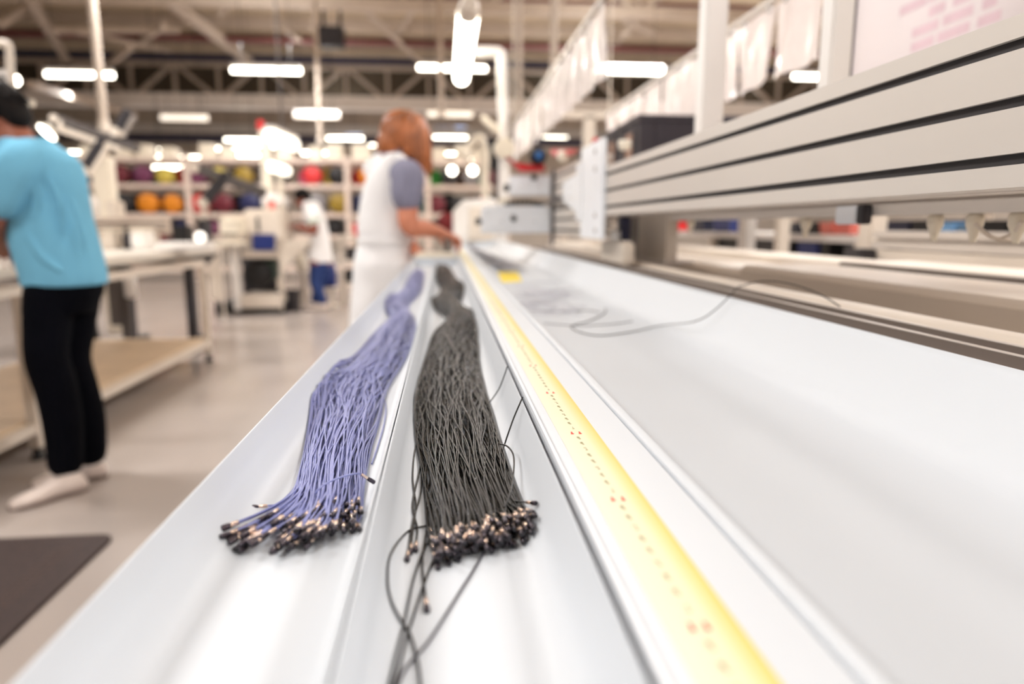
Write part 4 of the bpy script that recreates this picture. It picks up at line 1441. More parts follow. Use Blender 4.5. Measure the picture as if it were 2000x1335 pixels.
# white rail and boxes on the further line
t = thing('white_rail', 'light grey rail on posts at the right edge, in front of the dark bins', 'rail', (1.2, 1.5, 1.0))
y0, y1 = .9, AX(1703, 470, 1.15).y
obj('rail_body', extrusion(y0, y1, 1.15, 1.062, .045, 1, .05), M_ALU, t)
obj('lower_strip', MB().box(1.15, 1.2, y0, y1 + .03, 1.028, 1.058, bev=.003), M_BEIGE, t)
p = AX(1705, 450, 1.2)
obj('end_post', MB().box(1.18, 1.23, p.y - .02, p.y + .04, 1.0465, 1.16, bev=.004), M_BEIGE, t)
obj('end_block', MB().box(1.10, 1.149, y1 - .03, y1 + .05, 1.0, 1.06, bev=.004), M_DKGREY, t)
for y in (.95, 1.6):
    obj('leg', MB().box(1.16, 1.19, y - .02, y + .02, 0, 1.028), M_ALUD, t)

sh = thing('bin_shelf', 'white shelf carrying dark and blue bins beyond the neighbouring bench', 'shelf', (1.75, 1, 0))
obj('board', MB().box(1.55, 2.05, .9, 6.2, 1.055, 1.085), M_WHITE, sh)
obj('board', MB().box(1.55, 2.05, .9, 6.2, .92, .95), M_WHITE, sh)
for x in (1.57, 2.03):
    for y in (.95, 2.45, 3.9, 6.1):
        obj('upright', MB().box(x - .025, x + .025, y - .025, y + .025, 0, 1.055 if x < 2 else 1.5), M_BEIGE, sh)
obj('back_rail', MB().box(2.0, 2.06, .9, 6.2, 1.17, 1.22), M_BEIGE, sh)


def bin_(px0, px1, top, X, base, m, lb, dep=.16, nm='parts_bin'):
    a, c = AX(px0, 440, X), AX(px1, 440, X)
    zt = AX((px0 + px1) / 2, top, X).z
    zt = max(zt, base + .02)
    y0, y1 = c.y, a.y
    w = (y1 - y0)
    m_ = MB().loft([[V((X + dep * .5 + sx * dep * .5 * k, (y0 + y1) / 2 + sy * w * .5 * k, z)) for sx, sy in ((-1, -1), (1, -1), (1, 1), (-1, 1))] for z, k in ((base, .92), (zt, 1), (zt, .94), (base + .01, .86))], smooth=False)
    single(nm, m_, m, lb, 'bin', at=(X + dep / 2, (y0 + y1) / 2, base))


Z1 = 1.0855
NV = mat('navy_bin', (22, 26, 52), .45, 0, .1, 5)
bin_(1728, 1775, 431, 1.58, Z1, NV, 'navy bin at the left end of the row behind the light grey rail')
bin_(1780, 1825, 430, 1.58, Z1, M_BLACK, 'black bin left of the light blue bin behind the rail')
bin_(1830, 1862, 434, 1.58, Z1, M_LTBLUE, 'light blue bin between black bins behind the light grey rail')
bin_(1868, 1900, 438, 1.58, Z1, mat('steel_blue', (92, 128, 160), .45, 0, .08, 5), 'steel blue bin right of the light blue one')
bin_(1906, 1965, 430, 1.58, Z1, M_BLACK, 'black bin behind the hanging hose loop')
bin_(1970, 2060, 432, 1.58, Z1, mat('brown_bin', (64, 40, 36), .5, 0, .1, 5), 'dark brown bin at the right photo edge')
bin_(1600, 1625, 434, 1.58, Z1, mat('salmon_bag', (226, 126, 112), .5, 0, .1, 7), 'left salmon pink packet on the white shelf under the big rail', nm='packet')
bin_(1630, 1660, 432, 1.58, Z1, mat('salmon_dark', (210, 108, 96), .5, 0, .1, 7), 'right salmon pink packet on the white shelf under the big rail', nm='packet')
bin_(1530, 1560, 434, 1.58, Z1, NV, 'navy bin left of the salmon packets on the white shelf')
bin_(1565, 1595, 434, 1.58, Z1, M_BLACK, 'black bin touching the left salmon packet')
bin_(1393, 1425, 428, 1.58, Z1, M_BLUE, 'blue bin on the white shelf left of the white cross post')
bin_(1345, 1372, 424, 1.58, Z1, NV, 'navy bin with yellow things beside it, right of the support column')
bin_(1560, 1598, 465, 1.58, .9505, M_BLUE, 'blue bin on the lower board under the big rail')
bin_(1605, 1622, 465, 1.58, .9505, M_BLACK, 'black bin right of the low blue bin')
bin_(1480, 1545, 465, 1.58, .9505, M_DKGREY, 'dark grey bin on the lower board left of the blue bin')
bin_(1385, 1440, 462, 1.58, .9505, M_BLACK, 'black bin on the lower board right of the support column')
bin_(1652, 1690, 470, 1.58, .9505, M_DKGREY, 'dark grey bin on the lower board behind the end of the light grey rail')
for px, lb in ((1330, 'yellow bottle nearest the support column, on the white shelf'), (1351, 'yellow bottle behind the navy bin on the white shelf')):
    p = AX(px, 430, 1.72)
    t = thing('yellow_bottle', lb, 'bottle', (1.78, p.y, Z1))
    obj('bottle_body', MB().lathe([(0, 0), (.03, 0), (.03, .05), (.012, .075), (.012, .085)], (1.78, p.y, Z1), (0, 0, 1), 12), mat('yellow_plastic', (226, 190, 40), .4, 0, .05, 5), t)
    obj('cap', MB().cyl((1.78, p.y, Z1 + .085), (1.78, p.y, Z1 + .1), .016, 10), M_CREAM, t)
p = AX(1310, 440, 1.65)
t = thing('red_device', 'red and white device showing right of the support column', 'device', (1.66, p.y, Z1))
obj('device_body', MB().box(1.62, 1.78, p.y - .16, p.y + .16, Z1, AX(1310, 434, 1.65).z, bev=.01), M_RED, t)
obj('device_top', MB().box(1.63, 1.77, p.y - .15, p.y + .15, AX(1310, 434, 1.65).z, AX(1310, 412, 1.65).z, bev=.01), M_PIPE, t)
p = AX(1462, 430, 1.45)
single('white_cross_post', MB().box(1.42, 1.47, p.y - .05, p.y + .05, 0, 1.2, bev=.006), M_WHITE, 'pale upright post standing between the bin groups under the big rail', 'post', at=(1.44, p.y, 0))

# ------------------------------------------------ posts, boards and sleeves
p = AX(1386, 200, .5625)
single('support_post', MB().box(.5625 - .0235, .5625 + .0235, p.y - .0235, p.y + .0235, 1.1675, 3.2, bev=.004), M_WHITE, 'thick white square post rising behind the big slotted rail, nearest the crates', 'post', at=(.5625, p.y, 1.1675))
p = AX(1632, 100, .5625)
single('support_post', MB().box(.5625 - .0165, .5625 + .0165, p.y - .0165, p.y + .0165, 1.1675, 3.2, bev=.004), M_WHITE, 'white square post at the left side of the pink printed board', 'post', at=(.5625, p.y, 1.1675))
M_FILM = None


def mat_film(nm, alpha, col):
    m = bpy.data.materials.new(nm)
    m.use_nodes = True
    nt = m.node_tree
    nt.nodes.clear()
    o = nt.nodes.new('ShaderNodeOutputMaterial')
    tr = nt.nodes.new('ShaderNodeBsdfTransparent')
    tr.inputs[0].default_value = (.96, .95, .95, 1)
    p = nt.nodes.new('ShaderNodeBsdfPrincipled')
    p.inputs['Base Color'].default_value = rgb(*col)
    p.inputs['Roughness'].default_value = .12
    p.inputs['Subsurface Weight'].default_value = 0
    tl = nt.nodes.new('ShaderNodeBsdfTranslucent')
    tl.inputs[0].default_value = rgb(*col)
    m1 = nt.nodes.new('ShaderNodeMixShader')
    m1.inputs[0].default_value = .45
    nt.links.new(p.outputs[0], m1.inputs[1])
    nt.links.new(tl.outputs[0], m1.inputs[2])
    n = nt.nodes.new('ShaderNodeTexNoise')
    tc = nt.nodes.new('ShaderNodeTexCoord')
    n.inputs['Scale'].default_value = 9
    nt.links.new(tc.outputs['Object'], n.inputs['Vector'])
    mp = nt.nodes.new('ShaderNodeMapRange')
    mp.inputs['From Min'].default_value = .3
    mp.inputs['From Max'].default_value = .7
    mp.inputs['To Min'].default_value = max(0, alpha - .2)
    mp.inputs['To Max'].default_value = min(1, alpha + .2)
    nt.links.new(n.outputs['Fac'], mp.inputs['Value'])
    m2 = nt.nodes.new('ShaderNodeMixShader')
    nt.links.new(mp.outputs['Result'], m2.inputs[0])
    nt.links.new(tr.outputs[0], m2.inputs[1])
    nt.links.new(m1.outputs[0], m2.inputs[2])
    nt.links.new(m2.outputs[0], o.inputs['Surface'])
    return m


M_FILM = mat_film('clear_film', .62, (250, 245, 242))
M_SHEET = mat_film('sheet_in_film', .95, (250, 244, 242))


def sleeve(nm, X, yc, z0, z1, w, m, label, group, rs):
    t = thing(nm, label, 'sleeve', (X, yc, z1), group)
    NX, NZ = 14, 8
    ph, am = rs.uniform(0, 6), rs.uniform(.004, .012)
    tw = rs.uniform(-.03, .03)
    def grid(off):
        out = []
        for j in range(NZ + 1):
            for i in range(NX + 1):
                u, v = i / NX, j / NZ
                out.append(V((X + off + am * math.sin(u * 9 + ph + v * 2) * (1.1 - v * .6) + tw * (u - .5) * (1 - v), yc - w / 2 + w * u, z0 + (z1 - z0) * v)))
        return out
    g = grid(0) + grid(.0012)
    n = (NX + 1) * (NZ + 1)
    fs = []
    for j in range(NZ):
        for i in range(NX):
            a = j * (NX + 1) + i
            fs.append((a, a + 1, a + NX + 2, a + NX + 1))
            fs.append((n + a + NX + 1, n + a + NX + 2, n + a + 1, n + a))
    mb = MB()
    mb.add(g, fs, 0, True)
    obj('film', mb, m, t)
    for dy in (-.33, .33):
        obj('clip', MB().box(X - .006, X + .008, yc + w * dy - .008, yc + w * dy + .008, z1 - .012, z1 + .02, bev=.002), M_STEEL, t)
    return t


rs = random.Random(3)
X = .5
ys, ye = AX(1180, 90, X).y, AX(1003, 260, X).y
rl = thing('sleeve_rail', 'thin metal rail carrying the clear sleeves above the tray', 'rail', (X, 3, 1.80))
obj('rail_bar', MB().box(X - .008, X + .008, ys - .02, ye + .1, 1.806, 1.822), M_ALU, rl)
for y in (ys, ye):
    obj('hanger', MB().cyl((X, y, 1.82), (X, y, ZC - .03), .006, 8), M_BEIGE, rl)
y = ys + .14
k = 0
while y < ye:
    sleeve('film_sleeve', X, y, 1.575, 1.795, .27, M_FILM, 'clear plastic document sleeve hanging in the row above the tray', 'clear sleeves hanging above the tray', rs)
    y += .285
X = 1.06
ys, ye = AX(1600, 80, X).y + .05, AX(1190, 230, X).y
rl = thing('sleeve_rail', 'thin metal rail carrying the white document sleeves over the crates', 'rail', (X, 3, 1.84))
obj('rail_bar', MB().box(X - .008, X + .008, ys - .12, ye + .1, 1.826, 1.842), M_ALU, rl)
obj('rail_hanger', MB().cyl((X, ye, 1.84), (X, ye, ZC - .03), .006, 8), M_BEIGE, rl)
y = ys + .08
while y < ye:
    sleeve('document_sleeve', X, y, 1.585, 1.815, .28, M_SHEET, 'white document sleeve hanging in the row over the dark crates', 'white sleeves hanging over the crates', rs)
    y += .29

# big printed board
X = 1.04
yb, yf = AX(1657, 80, X).y, .55
bd = thing('printed_board', 'large white board printed with pink rows behind the big rail', 'board', (X, 1.1, 1.3))
obj('panel', MB().box(X, X + .012, yf, yb - .024, 1.32, 2.05, bev=.002), mat('board_white', (236, 226, 228), .35, 0, .03, 3), bd)
obj('edge_frame', MB().box(X - .006, X + .016, yb - .023, yb, 1.25, 2.08), M_DKGREY, bd)
obj('edge_frame', MB().box(X - .004, X + .016, yf, yb, 1.30, 1.319), M_DKGREY, bd)
m = MB()
rs = random.Random(8)
for r in range(13):
    z = 1.50 + r * .03
    y = yb - .20 - .05 * (r % 3)
    while y > yf + .03:
        w = rs.uniform(.03, .09)
        if rs.random() < .8:
            m.box(X - .0006, X + .0004, y - w, y, z, z + .019)
        y -= w + rs.uniform(.004, .03)
m.box(X - .0006, X + .0004, yb - .075, yb - .05, 1.80, 1.835)
obj('printed_row', m, mat('pink_print', (232, 204, 214), .5, 0, .08, 12), bd, kind='stuff')
m = MB()
for (y, z, w, h) in ((yf + .1, 1.63, .07, .035), (yf + .22, 1.60, .06, .03), (yf + .05, 1.70, .16, .05)):
    m.box(X - .0012, X - .0005, y, y + w, z, z + h)
obj('dark_print', m, mat('mauve_print', (176, 128, 140), .5, 0, .1, 12), bd, kind='stuff')
obj('post', MB().box(X - .01, X + .03, .5, .54, 0, 2.05), M_BEIGE, bd)

# dark crates on a shelf
cs = thing('crate_shelf', 'white shelf on posts that carries the dark crates', 'shelf', (.95, 2.9, 0))
obj('board', MB().box(.72, 1.3, 2.45, 4.4, 1.30, 1.325), M_WHITE, cs)
for x in (1.27,):
    for y in (2.5, 4.35):
        obj('upright', MB().box(x - .02, x + .02, y - .02, y + .02, 0, 1.30), M_BEIGE, cs)
for y in (3.45, 4.35):
    obj('upright', MB().box(.74, .78, y - .02, y + .02, 1.046 if y < 4.2 else 0, 1.30), M_BEIGE, cs)
M_CRATE = mat('dark_crate', (58, 54, 64), .5, 0, .08, 5)
M_CRATEL = mat('copper_foil', (178, 136, 112), .35, .3, .25, 14)


def crate(x0, x1, y0, y1, z0, z1, label):
    t = thing('storage_crate', label, 'crate', ((x0 + x1) / 2, (y0 + y1) / 2, z0), None)
    m = MB()
    th = .012
    m.box(x0, x1, y0, y1, z0, z0 + th)
    m.box(x0, x0 + th, y0, y1, z0 + th, z1)
    m.box(x1 - th, x1, y0, y1, z0 + th, z1)
    m.box(x0 + th, x1 - th, y0, y0 + th, z0 + th, z1)
    m.box(x0 + th, x1 - th, y1 - th, y1, z0 + th, z1)
    obj('shell', m, M_CRATE, t)
    obj('rim', MB().prism([(x0 - .008, y0 - .008), (x1 + .008, y0 - .008), (x1 + .008, y1 + .008), (x0 - .008, y1 + .008), (x0 - .008, y0 - .0079), (x0 + .002, y0 + .002), (x0 + .002, y1 - .002), (x1 - .002, y1 - .002), (x1 - .002, y0 + .002), (x0 + .002, y0 + .0021)], z1 - .018, z1 + .004, axis='z'), M_CRATE, t)
    for k in range(4):
        y = y0 + (y1 - y0) * (k + .5) / 4
        obj('rib', MB().box(x0 - .006, x0 - .0005, y - .012, y + .012, z0, z1 - .02), M_CRATE, t)
    for k in range(3):
        x = x0 + (x1 - x0) * (k + .5) / 3
        obj('rib', MB().box(x - .01, x + .01, y0 - .006, y0 - .0005, z0, z1 - .02), M_CRATE, t)
    for k in (0, 2):
        y = y0 + (y1 - y0) * (k + 1) / 4
        obj('side_label', MB().box(x0 - .004, x0 - .0005, y - .045, y + .045, z0 + .04, z1 - .05), M_CRATEL, t)
    return t


fz = AX(1250, 226, .75).z
fy = AX(1250, 226, .75).y
crate(.75, 1.20, fy, fy + .58, 1.3255, fz, 'dark grey crate on the shelf, the one nearer the big slotted rail')
crate(.75, 1.20, fy + .62, fy + 1.2, 1.3255, fz - .02, 'second dark grey crate directly behind the nearer crate')

# --------------------------------- lamp over the table and machine at its end
p = AY(985, 300, 4.2)
lp = thing('upright_lamp', 'bright tube lamp on a white bent arm high above the yellow scale', 'lamp', (p.x, 4.2, 1.03))
pts = [AY(984, 470, 4.2), AY(984, 300, 4.2), AY(981, 180, 4.2), AY(980, 120, 4.2), AY(976, 104, 4.2), AY(962, 101, 4.2), AY(930, 101, 4.2)]
obj('arm_post', MB().tube(spline(pts, 40), .031, 10), M_WHITE, lp)
zl = 2.09
xl = .128
obj('tube', MB().tube([(xl, 3.40, zl), (xl, 3.43, zl), (xl, 4.77, zl), (xl, 4.80, zl)], [.04, .050, .050, .04], 14), M_LAMP, lp)
obj('housing', MB().tube([(xl, 3.26, zl + .01), (xl, 3.30, zl + .01), (xl, 3.41, zl + .01)], [.03, .045, .05], 14), M_BEIGE, lp)
obj('reflector', MB().prism([(xl - .052, zl + .03), (xl - .035, zl + .075), (xl + .035, zl + .075), (xl + .052, zl + .03), (xl + .046, zl + .03), (xl + .03, zl + .068), (xl - .03, zl + .068), (xl - .046, zl + .03)], 3.46, 4.76), M_WHITE, lp)
p = AY(984, 290, 4.2)
obj('joint', MB().cyl(p + V((0, -.05, 0)), p + V((0, .05, 0)), .06, 16), M_CREAM, lp)
obj('side_arm', MB().bar(AY(940, 228, 4.2), AY(980, 262, 4.2), .04, bev=.006), M_CREAM, lp)

YG = 5.25
gd = thing('machine_hood', 'white chamfered machine hood at the far end of the tray', 'machine', (.25, YG, 0))
q = [AY(*c, YG) for c in ((886, 478), (886, 410), (905, 390), (960, 386), (972, 392), (972, 478))]
obj('hood', MB().prism([(c.x, c.z) for c in q], YG, YG + .5), M_WHITE, gd)
qq = [AY(*c, YG) for c in ((916, 404), (962, 402), (962, 470), (916, 470))]
obj('recess_frame', MB().prism([(c.x, c.z) for c in qq], YG - .012, YG - .001), M_BEIGE, gd)
q2 = [AY(*c, YG) for c in ((948, 404), (962, 404), (962, 412), (948, 412))]
obj('grille', MB().prism([(c.x, c.z) for c in q2], YG - .02, YG - .013), M_GREYP, gd)
obj('cabinet', MB().box(q[0].x, q[-1].x, YG + .01, YG + .5, 0, q[0].z - .001), M_BEIGE, gd)
c = AY(940, 388, YG + .2)
obj('red_button', MB().lathe([(0, .012), (.02, .01), (.022, 0), (0, 0)], (c.x, YG + .2, c.z - .004), (0, 0, 1), 12), M_RED, gd)
p = AY(873, 432, 5.6)
t = thing('red_reel', 'dark red reel behind the hand of the woman', 'reel', (p.x, 5.9, 0))
obj('reel', MB().lathe([(.02, -.06), (.075, -.06), (.075, -.05), (.05, -.045), (.05, .045), (.075, .05), (.075, .06), (.02, .06)], (p.x, 5.9, p.z), (0, 1, 0), 20), mat('dark_red_reel', (120, 18, 24), .5, 0, .1, 8), t)
obj('post', MB().cyl((p.x, 5.98, 0), (p.x, 5.98, p.z), .02, 8), M_DKGREY, t)
# cream lamp and black screen past the woman
t = thing('cream_lamp', 'cream bent-neck lamp right of the woman, before the black screen', 'lamp', AY(946, 400, 8.0))
obj('neck', MB().tube(spline([AY(948, 470, 8), AY(946, 330, 8), AY(942, 275, 8), AY(930, 272, 8), AY(912, 292, 8)], 24), .045, 10), M_CREAM, t)
obj('foot', MB().cyl((AY(948, 470, 8).x, 8, 0), AY(948, 468, 8), .05, 10), M_CREAM, t)
obj('shade', MB().lathe([(.05, -.06), (.11, .0), (.12, .05), (.1, .05), (0, .0)], AY(906, 299, 8), (-.7, 0, -.7), 16), M_CREAM, t)
t = thing('black_screen', 'tall black screen panel behind the bent lamp arm', 'screen', AY(967, 335, 7.4))
a, c = AY(956, 270, 7.4), AY(980, 332, 7.4)
obj('panel', MB().box(a.x, c.x, 7.4, 7.46, c.z, a.z, bev=.01), M_BLACK, t)
obj('stand', MB().box(a.x + .04, c.x - .04, 7.42, 7.45, 0, c.z + .02), M_GREYP, t)
# cross beam and post beyond the bracket
p = AY(1150, 270, 6.0)
t = thing('gate_frame', 'beige post with a top bar standing beyond the far rail', 'frame', (p.x, 6.0, 0))
obj('post', MB().box(p.x - .045, p.x + .045, 5.96, 6.04, 0, AY(1150, 228, 6).z), M_BEIGE, t)
a, c = AY(1100, 224, 6), AY(1190, 224, 6)
obj('top_bar', MB().box(a.x, c.x, 5.96, 6.04, a.z - .03, a.z + .03), M_BEIGE, t)
# ------------------------------------------------------------------ people
M_SKIN = mat('fair_skin', (214, 138, 108), .5, 0, .06, 18)
M_SKINT = mat('tan_skin', (160, 96, 74), .5, 0, .06, 18)
M_SKIND = mat('brown_skin', (138, 74, 54), .5, 0, .06, 18)
M_HAIRR = mat('auburn_hair', (158, 92, 50), .42, 0, .5, 14)
M_HAIRD = mat('dark_hair', (16, 11, 11), .7, 0, .2, 26, spec=.2)
M_SMOCK = mat('white_smock_cloth', (250, 250, 252), .8, 0, .02, 6, bump=.1, bscale=14)
M_TEEG = mat('grey_tshirt_cloth', (134, 134, 156), .85, 0, .06, 12, bump=.15, bscale=18)
M_TEEB = mat('sky_blue_tshirt_cloth', (116, 182, 214), .9, 0, .04, 5, bump=.2, bscale=12, spec=.15)
M_NAVYT = mat('navy_trouser_cloth', (5, 6, 13), .9, 0, .15, 10, spec=.08)
M_JEANS = mat('blue_denim', (36, 60, 118), .85, 0, .15, 14)
M_SHOE = mat('white_shoe_leather', (226, 212, 204), .5, 0, .04, 10)
M_SOLE = mat('shoe_sole', (120, 104, 96), .6, 0, .05, 10)
M_EYE = mat('eye_white', (236, 232, 228), .2, 0, .02, 10)
M_IRIS = mat('eye_iris', (60, 40, 30), .2, 0, .1, 40)
M_PINK = mat('pink_collar_cloth', (226, 60, 110), .8, 0, .05, 10)
NR = 18


def ring(c, rx, ry, r=V((1, 0, 0)), f=V((0, 1, 0)), p=2.2):
    out = []
    for i in range(NR):
        a = 2 * math.pi * i / NR
        cx, sy = math.cos(a), math.sin(a)
        out.append(V(c) + r * (rx * math.copysign(abs(cx) ** (2 / p), cx)) + f * (ry * math.copysign(abs(sy) ** (2 / p), sy)))
    return out


def limb(m, pts, rad, n=None):
    """tapering limb with rounded joints"""
    pts = [V(p) for p in pts]
    P, R = spline(pts, n or len(pts) * 5), [v.x for v in spline([V((r, 0, 0)) for r in rad], n or len(pts) * 5)]
    m.tube(P, R, 14)
    m.ball(pts[0], rad[0] * .98, seg=12)
    m.ball(pts[-1], rad[-1] * .98, seg=12)


def head(m, c, f, u, s=1.0):
    """skull, jaw, nose, ears, brow and lips about the head centre c, looking along f"""
    f = V(f).normalized()
    r = f.cross(V(u)).normalized()
    u = r.cross(f)
    M = Matrix((r, f, u)).transposed()
    def at(x, y, z): return V(c) + M @ V((x, y, z)) * s
    m.ball(at(0, -.012, .025), (.074 * s, .094 * s, .092 * s), seg=20, M=M)
    m.ball(at(0, .030, -.045), (.058 * s, .062 * s, .070 * s), seg=16, M=M)
    m.ball(at(0, .058, -.088), (.030 * s, .026 * s, .024 * s), seg=12, M=M)
    m.tube([at(0, .080, .022), at(0, .098, -.006), at(0, .113, -.026)], [.008 * s, .011 * s, .014 * s], 10)
    m.ball(at(0, .103, -.028), (.018 * s, .012 * s, .010 * s), seg=10, M=M)
    m.tube([at(-.042, .072, .030), at(0, .088, .033), at(.042, .072, .030)], [.008 * s, .010 * s, .008 * s], 8)
    m.ball(at(0, .089, -.056), (.022 * s, .008 * s, .006 * s), seg=10, M=M)
    m.ball(at(0, .087, -.067), (.019 * s, .008 * s, .006 * s), seg=10, M=M)
    for k in (-1, 1):
        m.ball(at(k * .050, .055, -.020), (.020 * s, .024 * s, .020 * s), seg=10, M=M)
        m.ball(at(k * .076, -.008, -.008), (.009 * s, .020 * s, .032 * s), seg=10, M=M)
    return at, M


def eyes(parent, at, M, s=1.0):
    for k in (-1, 1):
        e = MB().ball(at(k * .031, .076, .010), .0125 * s, seg=12)
        eo = obj('eye', e, M_EYE, parent)
        obj('iris', MB().ball(at(k * .031, .086, .009), .0055 * s, seg=10), M_IRIS, eo)


def hand(m, wrist, d, n, side, curl, s=1.0, fist=0.0):
    """palm, four bent fingers of unequal length and a thumb leaving the side of the palm"""
    d, n = V(d).normalized(), V(n)
    n = (n - d * n.dot(d)).normalized()
    l = d.cross(n) * side                         # towards the thumb
    w = V(wrist)
    m.loft([ring(w - d * .01, .026 * s, .020 * s, l, n), ring(w + d * .02 * s, .031 * s, .018 * s, l, n), ring(w + d * .06 * s, .040 * s, .015 * s, l, n), ring(w + d * .092 * s, .039 * s, .012 * s, l, n)])
    for i, (o, L) in enumerate(((.031, .074), (.0105, .084), (-.0105, .078), (-.031, .060))):
        p = w + d * (.088 - .006 * abs(i - 1)) * s + l * o * s
        base = (d + l * o * 2.2).normalized()
        pts, rad = [p], [.0098 * s]
        a = 0
        for seg, fr in enumerate((.42, .32, .26)):
            a += curl * (.75 + .12 * i)
            p = p + (base * math.cos(a) + n * math.sin(a)) * L * fr * s
            pts.append(p)
            rad.append((.0088 - .0009 * seg) * s)
        m.tube(pts, rad, 8)
        for p_, r_ in zip(pts, rad):
            m.ball(p_, r_, seg=8)
    b = w + d * .026 * s + l * .028 * s
    t1 = b + (d * .55 + l * .75 + n * .35).normalized() * .045 * s
    t2 = t1 + (d * .85 + l * .25 + n * .45).normalized() * .034 * s
    t3 = t2 + (d * .95 + l * -.05 + n * .5).normalized() * .026 * s
    m.tube([b, t1, t2, t3], [.014 * s, .0115 * s, .0100 * s, .0085 * s], 8)
    for p_, r_ in ((b, .014), (t1, .0115), (t2, .010), (t3, .0085)):
        m.ball(p_, r_ * s, seg=8)


def foot(m, heel, toe, h=.075, w=.044):
    heel, toe = V(heel), V(toe)
    d = (toe - heel)
    L = d.length
    d.normalize()
    r = d.cross(V((0, 0, 1)))
    u = V((0, 0, 1))
    m.loft([[heel + d * (L * t) + r * (w * a * math.cos(x)) + u * (max(0.004, h * b * (.5 + .5 * math.sin(x)))) for x in [2 * math.pi * i / 14 for i in range(14)]]
            for t, a, b in ((-.02, .5, .6), (.04, .8, 1.0), (.2, .9, 1.12), (.42, .9, .98), (.62, 1.05, .72), (.82, 1.02, .56), (.95, .75, .45), (1.0, .4, .32))])


def pxring(Y, py, l, r, ry, dy=0.0, p=2.3):
    a, b = AY(l, py, Y), AY(r, py, Y)
    c = (a + b) / 2 + V((0, dy, 0))
    return ring(c, (b.x - a.x) / 2, ry, p=p)


def inner(Y, rows, ry, k=.88):
    """the body inside a garment: the same rows, slimmer"""
    out = []
    for py, l, r in rows:
        m_, h = (l + r) / 2, (r - l) / 2 * k
        out.append(pxring(Y, py, m_ - h, m_ + h, ry * k))
    return out


# ------------------------------------------------------- woman in white
YW = 3.08
W = lambda px, py, dy=0: AY(px, py, YW + dy)
wo = thing('person', 'woman with auburn hair in a white sleeveless smock, bending over the trough end', 'person', (W(748, 520).x, YW, 0))
smock = [(303, 755, 790), (318, 736, 806), (335, 722, 814), (360, 711, 817), (390, 704, 819), (425, 699, 818), (450, 697, 813), (464, 701, 808), (474, 700, 806), (490, 694, 806), (515, 690, 807), (550, 688, 807), (600, 684, 803), (650, 682, 800), (690, 680, 798)]
sh_r, el_r, wr_r = W(797, 340, -.12), W(799, 440, -.16), W(862, 455, -.02)
sh_l, el_l, wr_l = W(742, 340, .14), W(780, 450, .12), W(812, 488, -.06)
m = MB()
m.loft(inner(YW, smock[1:], .125, .86))
for k, dy in ((0, -.06), (1, .06)):
    hp = W(745, 560, dy)
    kn = V((hp.x + .03, hp.y + .02, .50))
    an = V((hp.x - .0, hp.y + .02, .09))
    limb(m, [hp, (hp + kn) / 2 + V((.01, 0, 0)), kn, (kn + an) / 2 + V((-.015, 0, 0)), an], [.066, .066, .053, .050, .036])
    foot(m, an + V((-.05, -.02, -.088)), an + V((.17, .09, -.088)), .07, .042)
neck = W(770, 316)
hc = W(797, 279, .04)
limb(m, [W(764, 328), neck, W(784, 300, .02), hc + V((-.01, 0, -.03))], [.075, .055, .050, .05])
at, Mh = head(m, hc, (.80, .42, -.38), (.3, .1, .95), .98)
limb(m, [W(780, 345, -.06), sh_r, (sh_r + el_r) / 2 + V((.0, 0, 0)), el_r, (el_r + wr_r) / 2 + V((0, 0, .004)), wr_r], [.05, .050, .045, .040, .036, .025])
limb(m, [W(748, 345, .08), sh_l, (sh_l + el_l) / 2, el_l, (el_l + wr_l) / 2, wr_l], [.05, .048, .044, .038, .034, .024])
hand(m, wr_r, (wr_r - el_r) + V((.02, .02, -.02)), (0, .3, -1), 1, .5)
hand(m, wr_l, (.6, -.1, -.55), (-.35, .3, -.8), -1, .65)
wb = remeshed(m, 'body', M_SKIN, .0045, 5, wo)
eyes(wo, at, Mh, .98)
# smock: body and skirt with an armhole edge, belt
m = MB()
m.loft([pxring(YW, py, l, r, .132 + (.02 if py > 500 else 0) + (py > 560) * .012) for py, l, r in smock], caps=True)
m.tube(spline([W(724, 338, .10), W(742, 322, .05), W(758, 310, -.02)], 8), [.05] * 8, 10)
m.tube(spline([W(770, 316, -.04), W(785, 328, -.08), W(797, 346, -.085)], 8), [.05, .05, .05, .048, .046, .046, .045, .045], 10)
sm = remeshed(m, 'smock', M_SMOCK, .008, 8, wo)
m = MB()
m.loft([pxring(YW, 462, 699, 809, .139), pxring(YW, 466, 698.5, 809, .140), pxring(YW, 473, 698, 808.5, .140), pxring(YW, 477, 698.5, 808, .138)], caps=False)
m.loft([pxring(YW, 477, 700, 806, .130), pxring(YW, 462, 701, 807, .130)], caps=False)
obj('belt', m, M_SMOCK, wo)
m = MB()
limb(m, [W(783, 338, -.09), W(797, 345, -.135), W(795, 366, -.15), W(795, 384, -.155)], [.062, .070, .068, .066])
remeshed(m, 'tshirt_sleeve', M_TEEG, .006, 6, wo)['label'] = 'grey T-shirt sleeve'
m = MB()
m.loft([ring(W(770, 304), .072, .066), ring(W(774, 298), .064, .06), ring(W(777, 292), .058, .055)], caps=False)
m.loft([ring(W(777, 292), .054, .05), ring(W(770, 304), .062, .058)], caps=False)
obj('collar', m, M_TEEG, wo, label='grey T-shirt collar')
m = MB()
for k in (0, 1):
    hp = W(745, 560, (-.08, .07)[k])
    limb(m, [V((hp.x, hp.y, .75)), V((hp.x + .03, hp.y + .02, .50)), V((hp.x + .012, hp.y + .02, .28)), V((hp.x, hp.y + .02, .11))], [.095, .075, .068, .06])
remeshed(m, 'trousers', M_SMOCK, .009, 5, wo)
for k in (0, 1):
    hp = W(745, 560, (-.08, .07)[k])
    m = MB()
    foot(m, V((hp.x - .06, hp.y - .005, 0.0)), V((hp.x + .19, hp.y + .12, 0.0)), .09, .05)
    obj('shoe', m, M_SHOE, wo)
